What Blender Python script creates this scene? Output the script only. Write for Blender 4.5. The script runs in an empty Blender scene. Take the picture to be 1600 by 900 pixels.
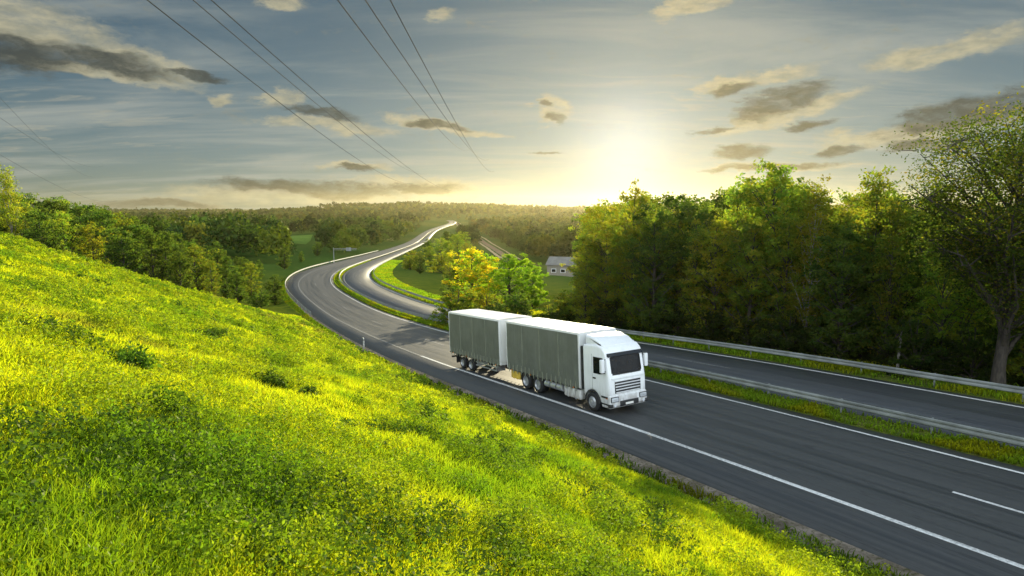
import math, random
import numpy as np

# ---------------------------------------------------------------- place: camera and road survey
FPX = 970.36                      # focal length in pixels of a 1600 px wide frame
EYE = 10.8                        # camera height above the carriageway beside the lorry
PITCH = math.atan(125.0 / FPX)
RNG = np.random.default_rng(11)

RX, RY, RH = 5.8061, 27.829, math.radians(31.7494)
KS = np.array([-40,0,20,40,60,90,130,200,300,450,700,1200,2000.])
KK = np.array([.3732,1.7087,-5.3672,-2.1735,.5733,-.0448,-5.0336,-.465,-.0569,-.1683,.1276,-.2827,.5735])*1e-3
KG = np.array([-5.9,-6.0101,-7.9993,-9.2796,-8.6232,-3.104,-2.0478,-4.6094,-4.5738,-3.6996,-1.6327,-.155,.4274])*1e-2
SS = np.concatenate([np.arange(-60,200,1.),np.arange(200,600,4.),np.arange(600,2081,16.)])
def _cum(v):
    d=np.diff(SS); c=np.concatenate([[0],np.cumsum((v[1:]+v[:-1])/2*d)]); return c-c[np.argmin(abs(SS))]
_h = RH+_cum(np.interp(SS,KS,KK))
CX = RX+_cum(-np.sin(_h)); CY = RY+_cum(np.cos(_h)); CZ = .5697+_cum(np.interp(SS,KS,KG))
NX, NY = np.cos(_h), np.sin(_h)   # unit normal to the right of the direction "away"
def road(s, o=0., dz=0.):
    s=np.asarray(s,float)
    return np.stack([np.interp(s,SS,CX+NX*0)+np.interp(s,SS,NX)*o, np.interp(s,SS,CY)+np.interp(s,SS,NY)*o,
                     np.interp(s,SS,CZ)+dz+0*s],-1)
def sstep(a,b,x):
    t=np.clip((x-a)/(b-a),0,1); return t*t*(3-2*t)

# value noise
_tab=np.random.default_rng(3).random((256,256))
def vnoise(x,y):
    xi=np.floor(x).astype(int); yi=np.floor(y).astype(int); fx=x-xi; fy=y-yi
    fx=fx*fx*(3-2*fx); fy=fy*fy*(3-2*fy)
    g=lambda a,b:_tab[a&255,b&255]
    return (g(xi,yi)*(1-fx)+g(xi+1,yi)*fx)*(1-fy)+(g(xi,yi+1)*(1-fx)+g(xi+1,yi+1)*fx)*fy
def fbm(x,y,o=4):
    a=.5;r=0;
    for i in range(o):
        r=r+a*vnoise(x*2**i+17.3*i,y*2**i+9.1*i); a*=.5
    return r/(1-.5**o)
# terrain and road coordinates of points
def survey(x,y):
    x=np.asarray(x,float).ravel(); y=np.asarray(y,float).ravel()
    s=np.empty_like(x);o=np.empty_like(x);zr=np.empty_like(x)
    for a in range(0,len(x),20000):
        X=x[a:a+20000,None];Y=y[a:a+20000,None]
        d=np.sqrt((X-CX)**2+(Y-CY)**2); i=d.argmin(1); dm=d.min(1)
        # project on the tangent at the nearest sample
        tx,ty=-NY[i],NX[i]
        px=x[a:a+20000]-CX[i];py=y[a:a+20000]-CY[i]
        s[a:a+20000]=SS[i]+px*tx+py*ty
        o[a:a+20000]=px*NX[i]+py*NY[i]
        w=np.exp(-(d-dm[:,None])/(.12*dm[:,None]+.3)); 
        zs=(w*CZ).sum(1)/w.sum(1)
        zn=np.interp(np.clip(s[a:a+20000],SS[0],SS[-1]),SS,CZ)
        k=sstep(25,60,dm); zr[a:a+20000]=zn*(1-k)+zs*k
        end=(i==len(SS)-1)|(i==0)
        o[a:a+20000]=np.where(end,np.sign(o[a:a+20000])*dm,o[a:a+20000])
    return s,o,zr
TOE=3.3
def terrain(x,y,trench=True):
    shp=np.shape(x); x=np.ravel(x).astype(float); y=np.ravel(y).astype(float)
    s,o,zr=survey(x,y)
    r=np.hypot(x,y); t=-o
    # open valley and hills
    far=-26+8*(fbm(x/900+5,y/900+2,3)-.5)*sstep(200,900,r)
    far=far+sstep(1500,5200,r)*30+sstep(900,3200,r)*55*(fbm(x/1000+1.7,y/1000+.4,3)-.45)-24*sstep(-700,-1900,x)*sstep(900,2500,r)
    far=far+24*np.exp(-((x+440)/520)**2-((y-3700)/900)**2)
    # left side of the road: cutting slope near the camera, low bank beyond
    hillk=1-sstep(HS0,HS1,s)
    up=np.maximum(t-TOE,0)
    hill=HSL*up; cap=HCAP-zr; hill=np.where(hill>cap-2,cap-2+2*(1-np.exp(-np.maximum(hill-cap+2,0)/2)) ,hill)
    hill=hill+(fbm(x/7,y/7,3)-.5)*.40*sstep(0,8,up)*1.0+ .25*(fbm(x/1.7,y/1.7,2)-.5)*sstep(0,3,up)
    low=np.minimum(.09*up,9)*1.0-1.2*sstep(0,4,up)
    left=zr-.15+hill*hillk+low*(1-hillk)
    ov=np.maximum(o-20.5,0)
    right=zr-.12-np.minimum(.07*ov,5)+(fbm(x/9,y/9,3)-.5)*.8*sstep(0,10,ov)
    z=np.where(t>0,left,right)
    k=sstep(60,260,np.abs(o))*sstep(120,400,r)
    k=np.maximum(k,sstep(2000,2300,y)*1.0)
    z=z*(1-k)+far*k
    if trench:
        inside=sstep(-TOE-.1,-TOE+.5,o)*(1-sstep(19.6,20.4,o))*(1-sstep(2050,2080,s))
        z=z-(.25+np.maximum(0,r-200)*.004)*inside
    return z.reshape(shp)
def pix(P):
    P=np.asarray(P,float); z=P[...,2]-EYE
    fw=P[...,1]*math.cos(PITCH)-z*math.sin(PITCH); up=P[...,1]*math.sin(PITCH)+z*math.cos(PITCH)
    return np.stack([800+FPX*P[...,0]/fw,450-FPX*up/fw],-1)
def at(px,d):                      # ground point seen in column px at distance d ahead
    x=(px-800)/FPX*d; return x,d
def hit(px, py):
    """first ground point seen in a picture position"""
    d=1.5*1.012**np.arange(0,560); x=(px-800)/FPX*d; z=terrain(x,d); q=pix(np.stack([x,d,z],-1))[:,1]
    i=int(np.argmax(q<=py)); 
    if q[i]>py: i=len(d)-1
    return float(x[i]),float(d[i]),float(z[i])
def hill_here(x,y):
    s,o,_=survey([x],[y]); return float((1-sstep(HS0,HS1,s[0]))*sstep(TOE,TOE+3,-o[0]) if -o[0]<60 else 0)
import bpy, bmesh
from mathutils import Vector, Matrix
HSL, HCAP, HS0, HS1 = .40, 10.2, 45, 120
SC = bpy.context.scene
COL = SC.collection

# ---------------------------------------------------------------- object helpers
def put(o, parent=None, label=None, cat=None, group=None, kind=None):
    COL.objects.link(o)
    if parent is not None: o.parent = parent
    if label: o['label'] = label
    if cat: o['category'] = cat
    if group: o['group'] = group
    if kind: o['kind'] = kind
    return o
def empty(name, loc, label=None, cat=None, group=None, rz=0.):
    o = bpy.data.objects.new(name, None); o.empty_display_size = .2
    o.location = loc; o.rotation_euler = (0, 0, rz)
    return put(o, None, label, cat, group)
def np_mesh(name, V, F, mats, col=None, uv=None, smooth=False, midx=None):
    """F: list of (n,k) index arrays (k = 3, 4 ...), one array per polygon size."""
    me = bpy.data.meshes.new(name)
    V = np.asarray(V, np.float32); me.vertices.add(len(V)); me.vertices.foreach_set('co', V.ravel())
    F = [np.asarray(f, np.int32) for f in (F if isinstance(F, list) else [F]) if len(f)]
    nl = sum(f.size for f in F); npoly = sum(len(f) for f in F)
    me.loops.add(nl); me.polygons.add(npoly)
    me.loops.foreach_set('vertex_index', np.concatenate([f.ravel() for f in F]))
    tot = np.concatenate([np.full(len(f), f.shape[1], np.int32) for f in F])
    me.polygons.foreach_set('loop_start', np.concatenate([[0], np.cumsum(tot)[:-1]]).astype(np.int32))
    me.polygons.foreach_set('loop_total', tot)
    if midx is not None: me.polygons.foreach_set('material_index', np.asarray(midx, np.int32))
    me.polygons.foreach_set('use_smooth', np.full(npoly, smooth))
    for m in (mats if isinstance(mats, (list, tuple)) else [mats]): me.materials.append(m)
    if col is not None:
        a = me.attributes.new('tint', 'FLOAT_COLOR', 'POINT')
        c = np.ones((len(V), 4), np.float32); c[:, :3] = col; a.data.foreach_set('color', c.ravel())
    if uv is not None:
        u = me.uv_layers.new(name='UVMap')
        u.data.foreach_set('uv', np.asarray(uv, np.float32)[np.concatenate([f.ravel() for f in F])].ravel())
    me.update(calc_edges=True); me.validate()
    return me
def mobj(name, me, parent=None, **k):
    return put(bpy.data.objects.new(name, me), parent, **k)

class MB:
    """collects simple shapes and links them as one mesh object"""
    def __init__(s): s.bm = bmesh.new()
    def box(s, x0, x1, y0, y1, z0, z1, bev=0., seg=2):
        r = bmesh.ops.create_cube(s.bm, size=1.)
        M = Matrix.Translation(((x0+x1)/2, (y0+y1)/2, (z0+z1)/2)) @ Matrix.Diagonal((abs(x1-x0), abs(y1-y0), abs(z1-z0), 1))
        bmesh.ops.transform(s.bm, matrix=M, verts=r['verts'])
        if bev:
            ed = {e for v in r['verts'] for e in v.link_edges}
            bmesh.ops.bevel(s.bm, geom=list(ed), offset=bev, segments=seg, affect='EDGES', profile=.6)
        return s
    def cyl(s, p0, p1, r0, r1=None, n=12, cap=True):
        p0, p1 = Vector(p0), Vector(p1); d = p1-p0
        r = bmesh.ops.create_cone(s.bm, cap_ends=cap, segments=n, radius1=r0, radius2=r0 if r1 is None else r1, depth=d.length)
        bmesh.ops.transform(s.bm, matrix=Matrix.Translation((p0+p1)/2) @ d.to_track_quat('Z', 'Y').to_matrix().to_4x4(), verts=r['verts'])
        return s
    def lathe(s, prof, c, axis='Y', n=32):          # prof: (radius, height) pairs, turned about the axis through c
        rings = []
        for r, h in prof:
            ring = []
            for k in range(n):
                a = 2*math.pi*k/n; u, v = r*math.cos(a), r*math.sin(a)
                p = (u, h, v) if axis == 'Y' else (u, v, h)
                ring.append(s.bm.verts.new((c[0]+p[0], c[1]+p[1], c[2]+p[2])))
            rings.append(ring)
        for a, b in zip(rings, rings[1:]):
            for k in range(n): s.bm.faces.new((a[k], a[(k+1) % n], b[(k+1) % n], b[k]))
        return s
    def prism(s, pts, y0, y1, bev=0., seg=3):       # polygon in x,z pushed along y
        a = [s.bm.verts.new((x, y0, z)) for x, z in pts]; b = [s.bm.verts.new((x, y1, z)) for x, z in pts]
        fs = [s.bm.faces.new(a), s.bm.faces.new(b[::-1])]; n = len(a)
        for k in range(n): fs.append(s.bm.faces.new((a[k], b[k], b[(k+1) % n], a[(k+1) % n])))
        bmesh.ops.recalc_face_normals(s.bm, faces=fs)
        if bev:
            ed = {e for f in fs[:2] for e in f.edges}
            bmesh.ops.bevel(s.bm, geom=list(ed), offset=bev, segments=seg, affect='EDGES', profile=.5)
        return s
    def quad(s, *p):
        s.bm.faces.new([s.bm.verts.new(q) for q in p]); return s
    def build(s, name, mat, parent=None, smooth=True, **k):
        bmesh.ops.recalc_face_normals(s.bm, faces=s.bm.faces)
        me = bpy.data.meshes.new(name); s.bm.to_mesh(me); s.bm.free(); me.materials.append(mat)
        if smooth:
            me.polygons.foreach_set('use_smooth', [True]*len(me.polygons))
            try: me.set_sharp_from_angle(angle=math.radians(35))
            except Exception: pass
        return mobj(name, me, parent, **k)

# ---------------------------------------------------------------- materials
class NT:
    def __init__(s, tree): s.t = tree; s.n = tree.nodes; s.l = tree.links
    def new(s, typ, ins=None, **props):
        n = s.n.new(typ)
        for k, v in props.items(): setattr(n, k, v)
        for k, v in (ins or {}).items():
            if hasattr(v, 'is_linked'): s.l.new(v, n.inputs[k])
            else: n.inputs[k].default_value = v
        return n
    def math(s, op, a, b=0., c=0., clamp=False):
        n = s.n.new('ShaderNodeMath'); n.operation = op; n.use_clamp = clamp
        for i, v in enumerate((a, b, c)):
            if hasattr(v, 'is_linked'): s.l.new(v, n.inputs[i])
            else: n.inputs[i].default_value = v
        return n.outputs[0]
    def mix(s, f, a, b, mode='MIX'):
        n = s.n.new('ShaderNodeMix'); n.data_type = 'RGBA'; n.blend_type = mode; n.clamp_factor = True
        for i, v in ((0, f), (6, a), (7, b)):
            if hasattr(v, 'is_linked'): s.l.new(v, n.inputs[i])
            else: n.inputs[i].default_value = v if i == 0 else (*v, 1)[:4]
        return n.outputs[2]
    def rng(s, v, a, b, c=0., d=1., smooth=True):
        n = s.n.new('ShaderNodeMapRange'); n.interpolation_type = 'SMOOTHSTEP' if smooth else 'LINEAR'
        for i, q in enumerate((v, a, b, c, d)):
            if hasattr(q, 'is_linked'): s.l.new(q, n.inputs[i])
            else: n.inputs[i].default_value = q
        return n.outputs[0]
    def noise(s, vec, scale, detail=4., rough=.55, dist=0.):
        n = s.new('ShaderNodeTexNoise', {'Scale': scale, 'Detail': detail, 'Roughness': rough, 'Distortion': dist})
        if vec is not None: s.l.new(vec, n.inputs['Vector'])
        return n.outputs[0]
def material(name):
    m = bpy.data.materials.new(name); m.use_nodes = True; m.node_tree.nodes.clear()
    t = NT(m.node_tree); out = t.new('ShaderNodeOutputMaterial')
    return m, t, out
def plain(name, colr, rough=.5, metal=0., spec=.5, vary=.12, scale=3., coat=0., bump=0.):
    m, t, out = material(name)
    g = t.new('ShaderNodeNewGeometry')
    n = t.noise(t.new('ShaderNodeTexCoord').outputs['Object'], scale, 5.)
    f = t.rng(n, .35, .68)
    c = t.mix(f, tuple(v*(1-vary) for v in colr), tuple(min(1, v*(1+vary)) for v in colr))
    b = t.new('ShaderNodeBsdfPrincipled', {'Base Color': c, 'Roughness': t.rng(n, .3, .7, rough*.85, min(1, rough*1.15)), 'Metallic': metal, 'Coat Weight': coat})
    b.inputs['Specular IOR Level'].default_value = spec
    if bump:
        bp = t.new('ShaderNodeBump', {'Strength': bump, 'Distance': .02, 'Height': n}); t.l.new(bp.outputs[0], b.inputs['Normal'])
    t.l.new(b.outputs[0], out.inputs[0]); return m
def foliage(name, trans=.5, gain=1., tgain=1.6, warm=(1.12, 1.14, .38), rough=.6):
    """leaf or blade: tinted diffuse plus light passing through, a weak sheen"""
    m, t, out = material(name)
    a = t.new('ShaderNodeAttribute', attribute_name='tint').outputs['Color']
    oi = t.new('ShaderNodeObjectInfo').outputs['Random']
    hsv = t.new('ShaderNodeHueSaturation', {'Hue': t.rng(oi, 0, 1, .488, .512, False), 'Value': t.rng(oi, 0, 1, .78, 1.18, False), 'Color': a})
    c = t.mix(1., hsv.outputs[0], (gain,)*3, 'MULTIPLY')
    tc = t.mix(1., hsv.outputs[0], tuple(tgain*w for w in warm), 'MULTIPLY')
    d = t.new('ShaderNodeBsdfDiffuse', {'Color': c}); tr = t.new('ShaderNodeBsdfTranslucent', {'Color': tc})
    mx = t.new('ShaderNodeMixShader', {0: trans}); t.l.new(d.outputs[0], mx.inputs[1]); t.l.new(tr.outputs[0], mx.inputs[2])
    gl = t.new('ShaderNodeBsdfGlossy', {'Color': (.8, .9, .5, 1), 'Roughness': .55})
    fr = t.new('ShaderNodeFresnel', {'IOR': 1.32})
    m2 = t.new('ShaderNodeMixShader', {0: t.math('MULTIPLY', fr.outputs[0], .03)})
    t.l.new(mx.outputs[0], m2.inputs[1]); t.l.new(gl.outputs[0], m2.inputs[2]); t.l.new(m2.outputs[0], out.inputs[0])
    return m
M = {}
M['white'] = plain('white_paint', (.74, .76, .77), .32, vary=.07, coat=.35, scale=1.5)
M['white_panel'] = plain('white_panel', (.70, .71, .70), .45, vary=.10, scale=1.2)
M['roof_sheet'] = plain('roof_sheet', (.78, .77, .73), .4, vary=.10, scale=.8)
M['black'] = plain('black_plastic', (.018, .019, .02), .5, vary=.3)
M['rubber'] = plain('tyre_rubber', (.014, .014, .015), .75, vary=.35, scale=6)
M['rim'] = plain('wheel_steel', (.42, .43, .44), .4, .6)
M['chassis'] = plain('chassis_paint', (.022, .018, .018), .55, vary=.4, scale=5)
M['redframe'] = plain('red_oxide_frame', (.09, .022, .016), .6, vary=.3)
M['yellow'] = plain('yellow_paint', (.62, .42, .06), .45, vary=.15)
M['alu'] = plain('aluminium', (.62, .64, .66), .34, .75, vary=.1)
M['galv'] = plain('galvanised_steel', (.20, .215, .205), .65, .2, vary=.22, scale=1.1)
M['lamp'] = plain('headlamp_lens', (.72, .76, .8), .08, .2, vary=.15, scale=14)
M['amber'] = plain('amber_lens', (.6, .2, .02), .2)
M['plate'] = plain('plate', (.75, .75, .7), .4)
M['concrete'] = plain('concrete', (.36, .35, .32), .8, vary=.18, scale=1.5)
M['glass'] = plain('dark_glass', (.006, .008, .010), .07, vary=.4, spec=.26)
M['smoke'] = plain('smoked_visor', (.02, .022, .025), .2, spec=.4)
M['cable'] = plain('weathered_cable', (.06, .065, .07), .9, spec=.05)
M['brick'] = plain('rendered_wall', (.20, .18, .14), .8, vary=.15)
M['grey_roof'] = plain('fibre_cement_roof', (.16, .155, .14), .8, vary=.2, scale=.6)
M['dash'] = plain('pale_dashboard', (.20, .20, .20), .7)
M['strap'] = plain('strap_webbing', (.23, .245, .18), .7)
def grimy(name, colr, rough, coat):
    m, t, out = material(name); tc = t.new('ShaderNodeTexCoord').outputs['Object']
    n = t.noise(t.new('ShaderNodeMapping', {'Vector': tc, 'Scale': (2, 2, .7)}).outputs[0], 2.4, 6., .65)
    f = t.math('ADD', t.rng(n, .42, .78, 0., .14), t.math('MULTIPLY', t.rng(t.new('ShaderNodeSeparateXYZ', {0: tc}).outputs[2], 1.5, .4), t.rng(n, .3, .6, .15, .75)))
    c = t.mix(f, colr, (.23, .21, .18))
    b = t.new('ShaderNodeBsdfPrincipled', {'Base Color': c, 'Roughness': t.rng(f, 0, 1, rough, .75), 'Coat Weight': coat}); t.l.new(b.outputs[0], out.inputs[0]); return m
M['white'] = grimy('white_paint_grime', (.78, .80, .81), .3, .3)
M['white_panel'] = grimy('white_panel_grime', (.70, .71, .70), .45, 0.)
def curtain_mat():
    m, t, out = material('tarpaulin')
    tc = t.new('ShaderNodeTexCoord').outputs['Object']
    n = t.noise(tc, 1.1, 4.); sc = t.new('ShaderNodeMapping', {'Vector': tc, 'Scale': (2.2, 1, .12)}).outputs[0]
    w = t.noise(sc, 2.2, 2.)
    c = t.mix(t.rng(n, .3, .7), (.225, .245, .20), (.275, .295, .245))
    c = t.mix(t.rng(t.noise(t.new('ShaderNodeMapping', {'Vector': tc, 'Scale': (3, 1, .25)}).outputs[0], 3., 5.), .55, .8, 0, .3), c, (.13, .13, .10))
    b = t.new('ShaderNodeBsdfPrincipled', {'Base Color': c, 'Roughness': .52})
    bp = t.new('ShaderNodeBump', {'Strength': .5, 'Distance': .06, 'Height': w}); t.l.new(bp.outputs[0], b.inputs['Normal'])
    t.l.new(b.outputs[0], out.inputs[0]); return m
M['curtain'] = curtain_mat()
def bark_mat(name, a, b_):
    m, t, out = material(name)
    tc = t.new('ShaderNodeTexCoord').outputs['Object']
    n = t.noise(t.new('ShaderNodeMapping', {'Vector': tc, 'Scale': (6, 6, 1.2)}).outputs[0], 2.5, 5.)
    b = t.new('ShaderNodeBsdfPrincipled', {'Base Color': t.mix(t.rng(n, .38, .64), a, b_), 'Roughness': .85})
    bp = t.new('ShaderNodeBump', {'Strength': .7, 'Distance': .03, 'Height': n}); t.l.new(bp.outputs[0], b.inputs['Normal'])
    t.l.new(b.outputs[0], out.inputs[0]); return m
M['bark'] = bark_mat('bark', (.018, .014, .011), (.05, .04, .03))
M['birch'] = bark_mat('birch_bark', (.07, .062, .055), (.34, .32, .28))
M['leaf'] = foliage('leaves', .55, .85, 4.7, (1.08, 1.1, .34))
M['far_leaf'] = foliage('far_leaves', .28, .85, 1.6)
M['grass'] = foliage('grass_blades', .52, 1.4, 3.9, (1.07, 1.08, .25))
M['weed'] = foliage('weed_leaves', .42, 1.1, 2.5, (1.1, 1.15, .4))

def asphalt(name, base=(.014, .018, .022), pale=(.058, .061, .062)):
    """UV: u = metres across, v = metres along"""
    m, t, out = material(name)
    uv = t.new('ShaderNodeUVMap').outputs[0]; sp = t.new('ShaderNodeSeparateXYZ', {0: uv})
    u = sp.outputs[0]
    long1 = t.noise(t.new('ShaderNodeMapping', {'Vector': uv, 'Scale': (1.3, .018, 1)}).outputs[0], 1., 4., .6)
    long2 = t.noise(t.new('ShaderNodeMapping', {'Vector': uv, 'Scale': (5., .05, 1)}).outputs[0], 1., 4., .6)
    patch = t.noise(t.new('ShaderNodeMapping', {'Vector': uv, 'Scale': (.3, .03, 1)}).outputs[0], 1., 3.)
    fine = t.noise(uv, 60., 2.); mid = t.noise(uv, 4., 4.)
    f = t.math('ADD', t.math('MULTIPLY', long1, .6), t.math('ADD', t.math('MULTIPLY', long2, .42), t.math('MULTIPLY', patch, .25)))
    c = t.mix(t.rng(f, .46, .72), base, pale)
    c = t.mix(t.rng(mid, .3, .75, .0, .28), c, (.03, .03, .032))
    c = t.mix(t.math('MULTIPLY', fine, .16), c, (.15, .147, .14))
    tar = t.noise(t.new('ShaderNodeMapping', {'Vector': uv, 'Scale': (.9, .05, 1)}).outputs[0], 1., 6., .7, .6)
    c = t.mix(t.rng(t.math('ABSOLUTE', t.math('SUBTRACT', tar, .5)), .0, .012, .55, 0.), c, (.018, .018, .02))
    b = t.new('ShaderNodeBsdfPrincipled', {'Base Color': c, 'Roughness': t.rng(f, .42, .75, .36, .56)})
    b.inputs['Specular IOR Level'].default_value = .32
    bp = t.new('ShaderNodeBump', {'Strength': .35, 'Distance': .006, 'Height': fine}); t.l.new(bp.outputs[0], b.inputs['Normal'])
    t.l.new(b.outputs[0], out.inputs[0]); return m
M['asphalt'] = asphalt('asphalt')
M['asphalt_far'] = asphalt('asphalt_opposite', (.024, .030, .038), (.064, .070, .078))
def paint_mat():
    m, t, out = material('road_paint')
    uv = t.new('ShaderNodeUVMap').outputs[0]
    n = t.noise(uv, 9., 5., .65); l = t.noise(t.new('ShaderNodeMapping', {'Vector': uv, 'Scale': (3, .15, 1)}).outputs[0], 1., 4.)
    w = t.rng(t.math('ADD', t.math('MULTIPLY', n, .6), t.math('MULTIPLY', l, .5)), .44, .70)
    c = t.mix(w, (.72, .72, .70), (.30, .30, .29))
    b = t.new('ShaderNodeBsdfPrincipled', {'Base Color': c, 'Roughness': .6}); t.l.new(b.outputs[0], out.inputs[0]); return m
M['paint'] = paint_mat()
def worn_mat():
    m, t, out = material('worn_paint')
    n = t.noise(t.new('ShaderNodeUVMap').outputs[0], 7., 5., .65)
    b = t.new('ShaderNodeBsdfPrincipled', {'Base Color': t.mix(t.rng(n, .4, .6), (.24, .24, .23), (.07, .07, .07)), 'Roughness': .6}); t.l.new(b.outputs[0], out.inputs[0]); return m
M['worn'] = worn_mat()
def soil_mat(name, a, b_, c_, sc=.6):
    m, t, out = material(name)
    g = t.new('ShaderNodeNewGeometry').outputs['Position']
    n = t.noise(g, sc, 6., .65); n2 = t.noise(g, sc*7, 4.)
    c = t.mix(t.rng(n, .35, .62), a, b_); c = t.mix(t.rng(n2, .48, .7), c, c_)
    b = t.new('ShaderNodeBsdfDiffuse', {'Color': c, 'Roughness': .5})
    bp = t.new('ShaderNodeBump', {'Strength': .6, 'Distance': .08, 'Height': n2}); t.l.new(bp.outputs[0], b.inputs['Normal'])
    t.l.new(b.outputs[0], out.inputs[0]); return m
M['gravel'] = soil_mat('verge_gravel', (.10, .085, .065), (.20, .17, .14), (.06, .06, .03), 1.2)
M['turf'] = soil_mat('turf', (.045, .075, .012), (.085, .105, .016), (.06, .05, .02), .8)
M['fieldgreen'] = soil_mat('pasture', (.07, .13, .025), (.10, .16, .03), (.06, .11, .02), .05)
M['fieldpale'] = soil_mat('dry_field', (.17, .17, .06), (.22, .20, .08), (.14, .15, .05), .05)
M['track'] = soil_mat('dirt_track', (.16, .115, .075), (.24, .18, .12), (.12, .09, .06), .25)
M['trackedge'] = soil_mat('pale_bank', (.30, .24, .15), (.36, .30, .18), (.2, .17, .09), .25)
def ground_mat():
    m, t, out = material('meadow_ground')
    g = t.new('ShaderNodeNewGeometry').outputs['Position']
    n1 = t.noise(g, .35, 6., .65); n2 = t.noise(g, 2.6, 5., .6); n3 = t.noise(g, .05, 3.); n4 = t.noise(g, .0025, 3.)
    c = t.mix(t.rng(n1, .36, .62), (.055, .085, .010), (.13, .14, .014))
    c = t.mix(t.rng(n2, .5, .72, 0, .7), c, (.035, .055, .010))
    c = t.mix(t.rng(n3, .55, .75, 0, .5), c, (.12, .10, .025))
    r = t.new('ShaderNodeVectorMath', {0: g}, operation='LENGTH').outputs['Value']
    farc = t.mix(t.rng(n4, .4, .6), (.035, .07, .014), (.075, .095, .02))
    c = t.mix(t.rng(r, 90, 260), c, farc)
    b = t.new('ShaderNodeBsdfDiffuse', {'Color': c, 'Roughness': .5})
    bp = t.new('ShaderNodeBump', {'Strength': .5, 'Distance': .12, 'Height': n2}); t.l.new(bp.outputs[0], b.inputs['Normal'])
    t.l.new(b.outputs[0], out.inputs[0]); return m
M['ground'] = ground_mat()
HAZE = 3.0e-5; SKY_S = .05; BG_S = .62; EXPO = .7
FILL_TOP = (.46, .60, .74); FILL_BACK = (2.7, 3.0, 3.25)  # fill radiance added to the unseen sky overhead and behind the camera
# ---------------------------------------------------------------- ground sheet, roads and markings
def build_ground():
    rad = np.concatenate([[0.], .6*1.031**np.arange(0, 316)])
    rad = rad[rad < 9000]
    a0 = np.radians(np.concatenate([np.arange(-50, 50, .3), np.arange(50, 310, 4.)]))
    A, R = np.meshgrid(a0, rad[1:]); X = R*np.sin(A); Y = R*np.cos(A)
    Z = terrain(X, Y); nr, na = X.shape
    V = np.stack([X.ravel(), Y.ravel(), Z.ravel()], -1)
    V = np.concatenate([V, [[0, 0, float(terrain(np.array([0.]), np.array([0.]))[0])]]])
    i, j = np.meshgrid(np.arange(nr-1), np.arange(na), indexing='ij'); j2 = (j+1) % na
    Q = np.stack([i*na+j, (i+1)*na+j, (i+1)*na+j2, i*na+j2], -1).reshape(-1, 4)
    k = np.arange(na); T = np.stack([np.full(na, nr*na), k, (k+1) % na], -1)
    mobj('ground', np_mesh('ground', V, [Q[:, ::-1], T[:, ::-1]], M['ground'], smooth=True), kind='structure')
build_ground()
def strip(name, prof, s, mat, kind='structure', **k):
    """prof: (offset, dz) points across; s: stations along"""
    n = len(prof); P = np.stack([road(s, o, dz) for o, dz in prof], 1)
    UV = np.stack([np.broadcast_to(np.array([o for o, _ in prof]), (len(s), n)), np.broadcast_to(np.asarray(s)[:, None], (len(s), n))], -1)
    i, j = np.meshgrid(np.arange(len(s)-1), np.arange(n-1), indexing='ij')
    Q = np.stack([i*n+j, i*n+j+1, (i+1)*n+j+1, (i+1)*n+j], -1).reshape(-1, 4)
    return mobj(name, np_mesh(name, P.reshape(-1, 3), Q, mat, uv=UV.reshape(-1, 2), smooth=True), kind=kind, **k)
SA = SS
O_IN, O_ME, O_R0, O_R1 = 7.49, 8.15, 10.25, 17.95
strip('carriageway', [(-2.45, -.6), (-2.45, 0), (0, 0), (O_IN, 0), (O_ME, 0), (O_ME, -.6)], SA, M['asphalt'])
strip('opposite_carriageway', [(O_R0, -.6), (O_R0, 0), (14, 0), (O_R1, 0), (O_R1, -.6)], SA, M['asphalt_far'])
strip('verge', [(-4.6, -.75), (-3.7, -.22), (-3.1, -.06), (-2.47, -.012)], SA, M['gravel'])
strip('median', [(O_ME+.02, -.05), (8.7, .04), (9.7, .04), (O_R0-.02, -.05)], SA, M['turf'])
strip('roadside', [(O_R1+.02, -.015), (18.8, -.05), (20.2, -.10), (21.6, -.7)], SA, M['turf'])
def line(o0, o1, s, name='road_marking', dz=.008, mat='paint'): strip(name, [(o0, dz), (o1, dz)], s, M[mat])
line(-.11, .11, SA[SA <= 26]); line(-.09, .09, SA[SA >= 26], mat='worn'); line(O_IN-.09, O_IN+.07, SA); line(10.75, 10.92, SA, mat='worn'); line(17.25, 17.45, SA)
def dashes(o, s0, step, ln, n, mat):
    Vs, Qs, Us = [], [], []
    for k in range(n):
        s = np.linspace(s0+k*step, s0+k*step+ln, 7)
        for a, b in zip(s, s[1:]):
            P = road([a, a, b, b], 0); q = np.array([o-.075, o+.075, o+.075, o-.075])
            for t_, oo in zip((a, a, b, b), q): Vs.append(road(t_, oo, .008)); Us.append((oo, t_))
            m = len(Vs); Qs.append((m-4, m-3, m-2, m-1))
    mobj('lane_dashes', np_mesh('lane_dashes', np.array(Vs), np.array(Qs), mat, uv=np.array(Us)), kind='structure')
dashes(3.75, -17.4, 24, 6, 1, M['paint']); dashes(3.75, 6.6, 24, 6, 40, M['worn']); dashes(14.05, -18, 24, 6, 40, M['worn'])

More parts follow.
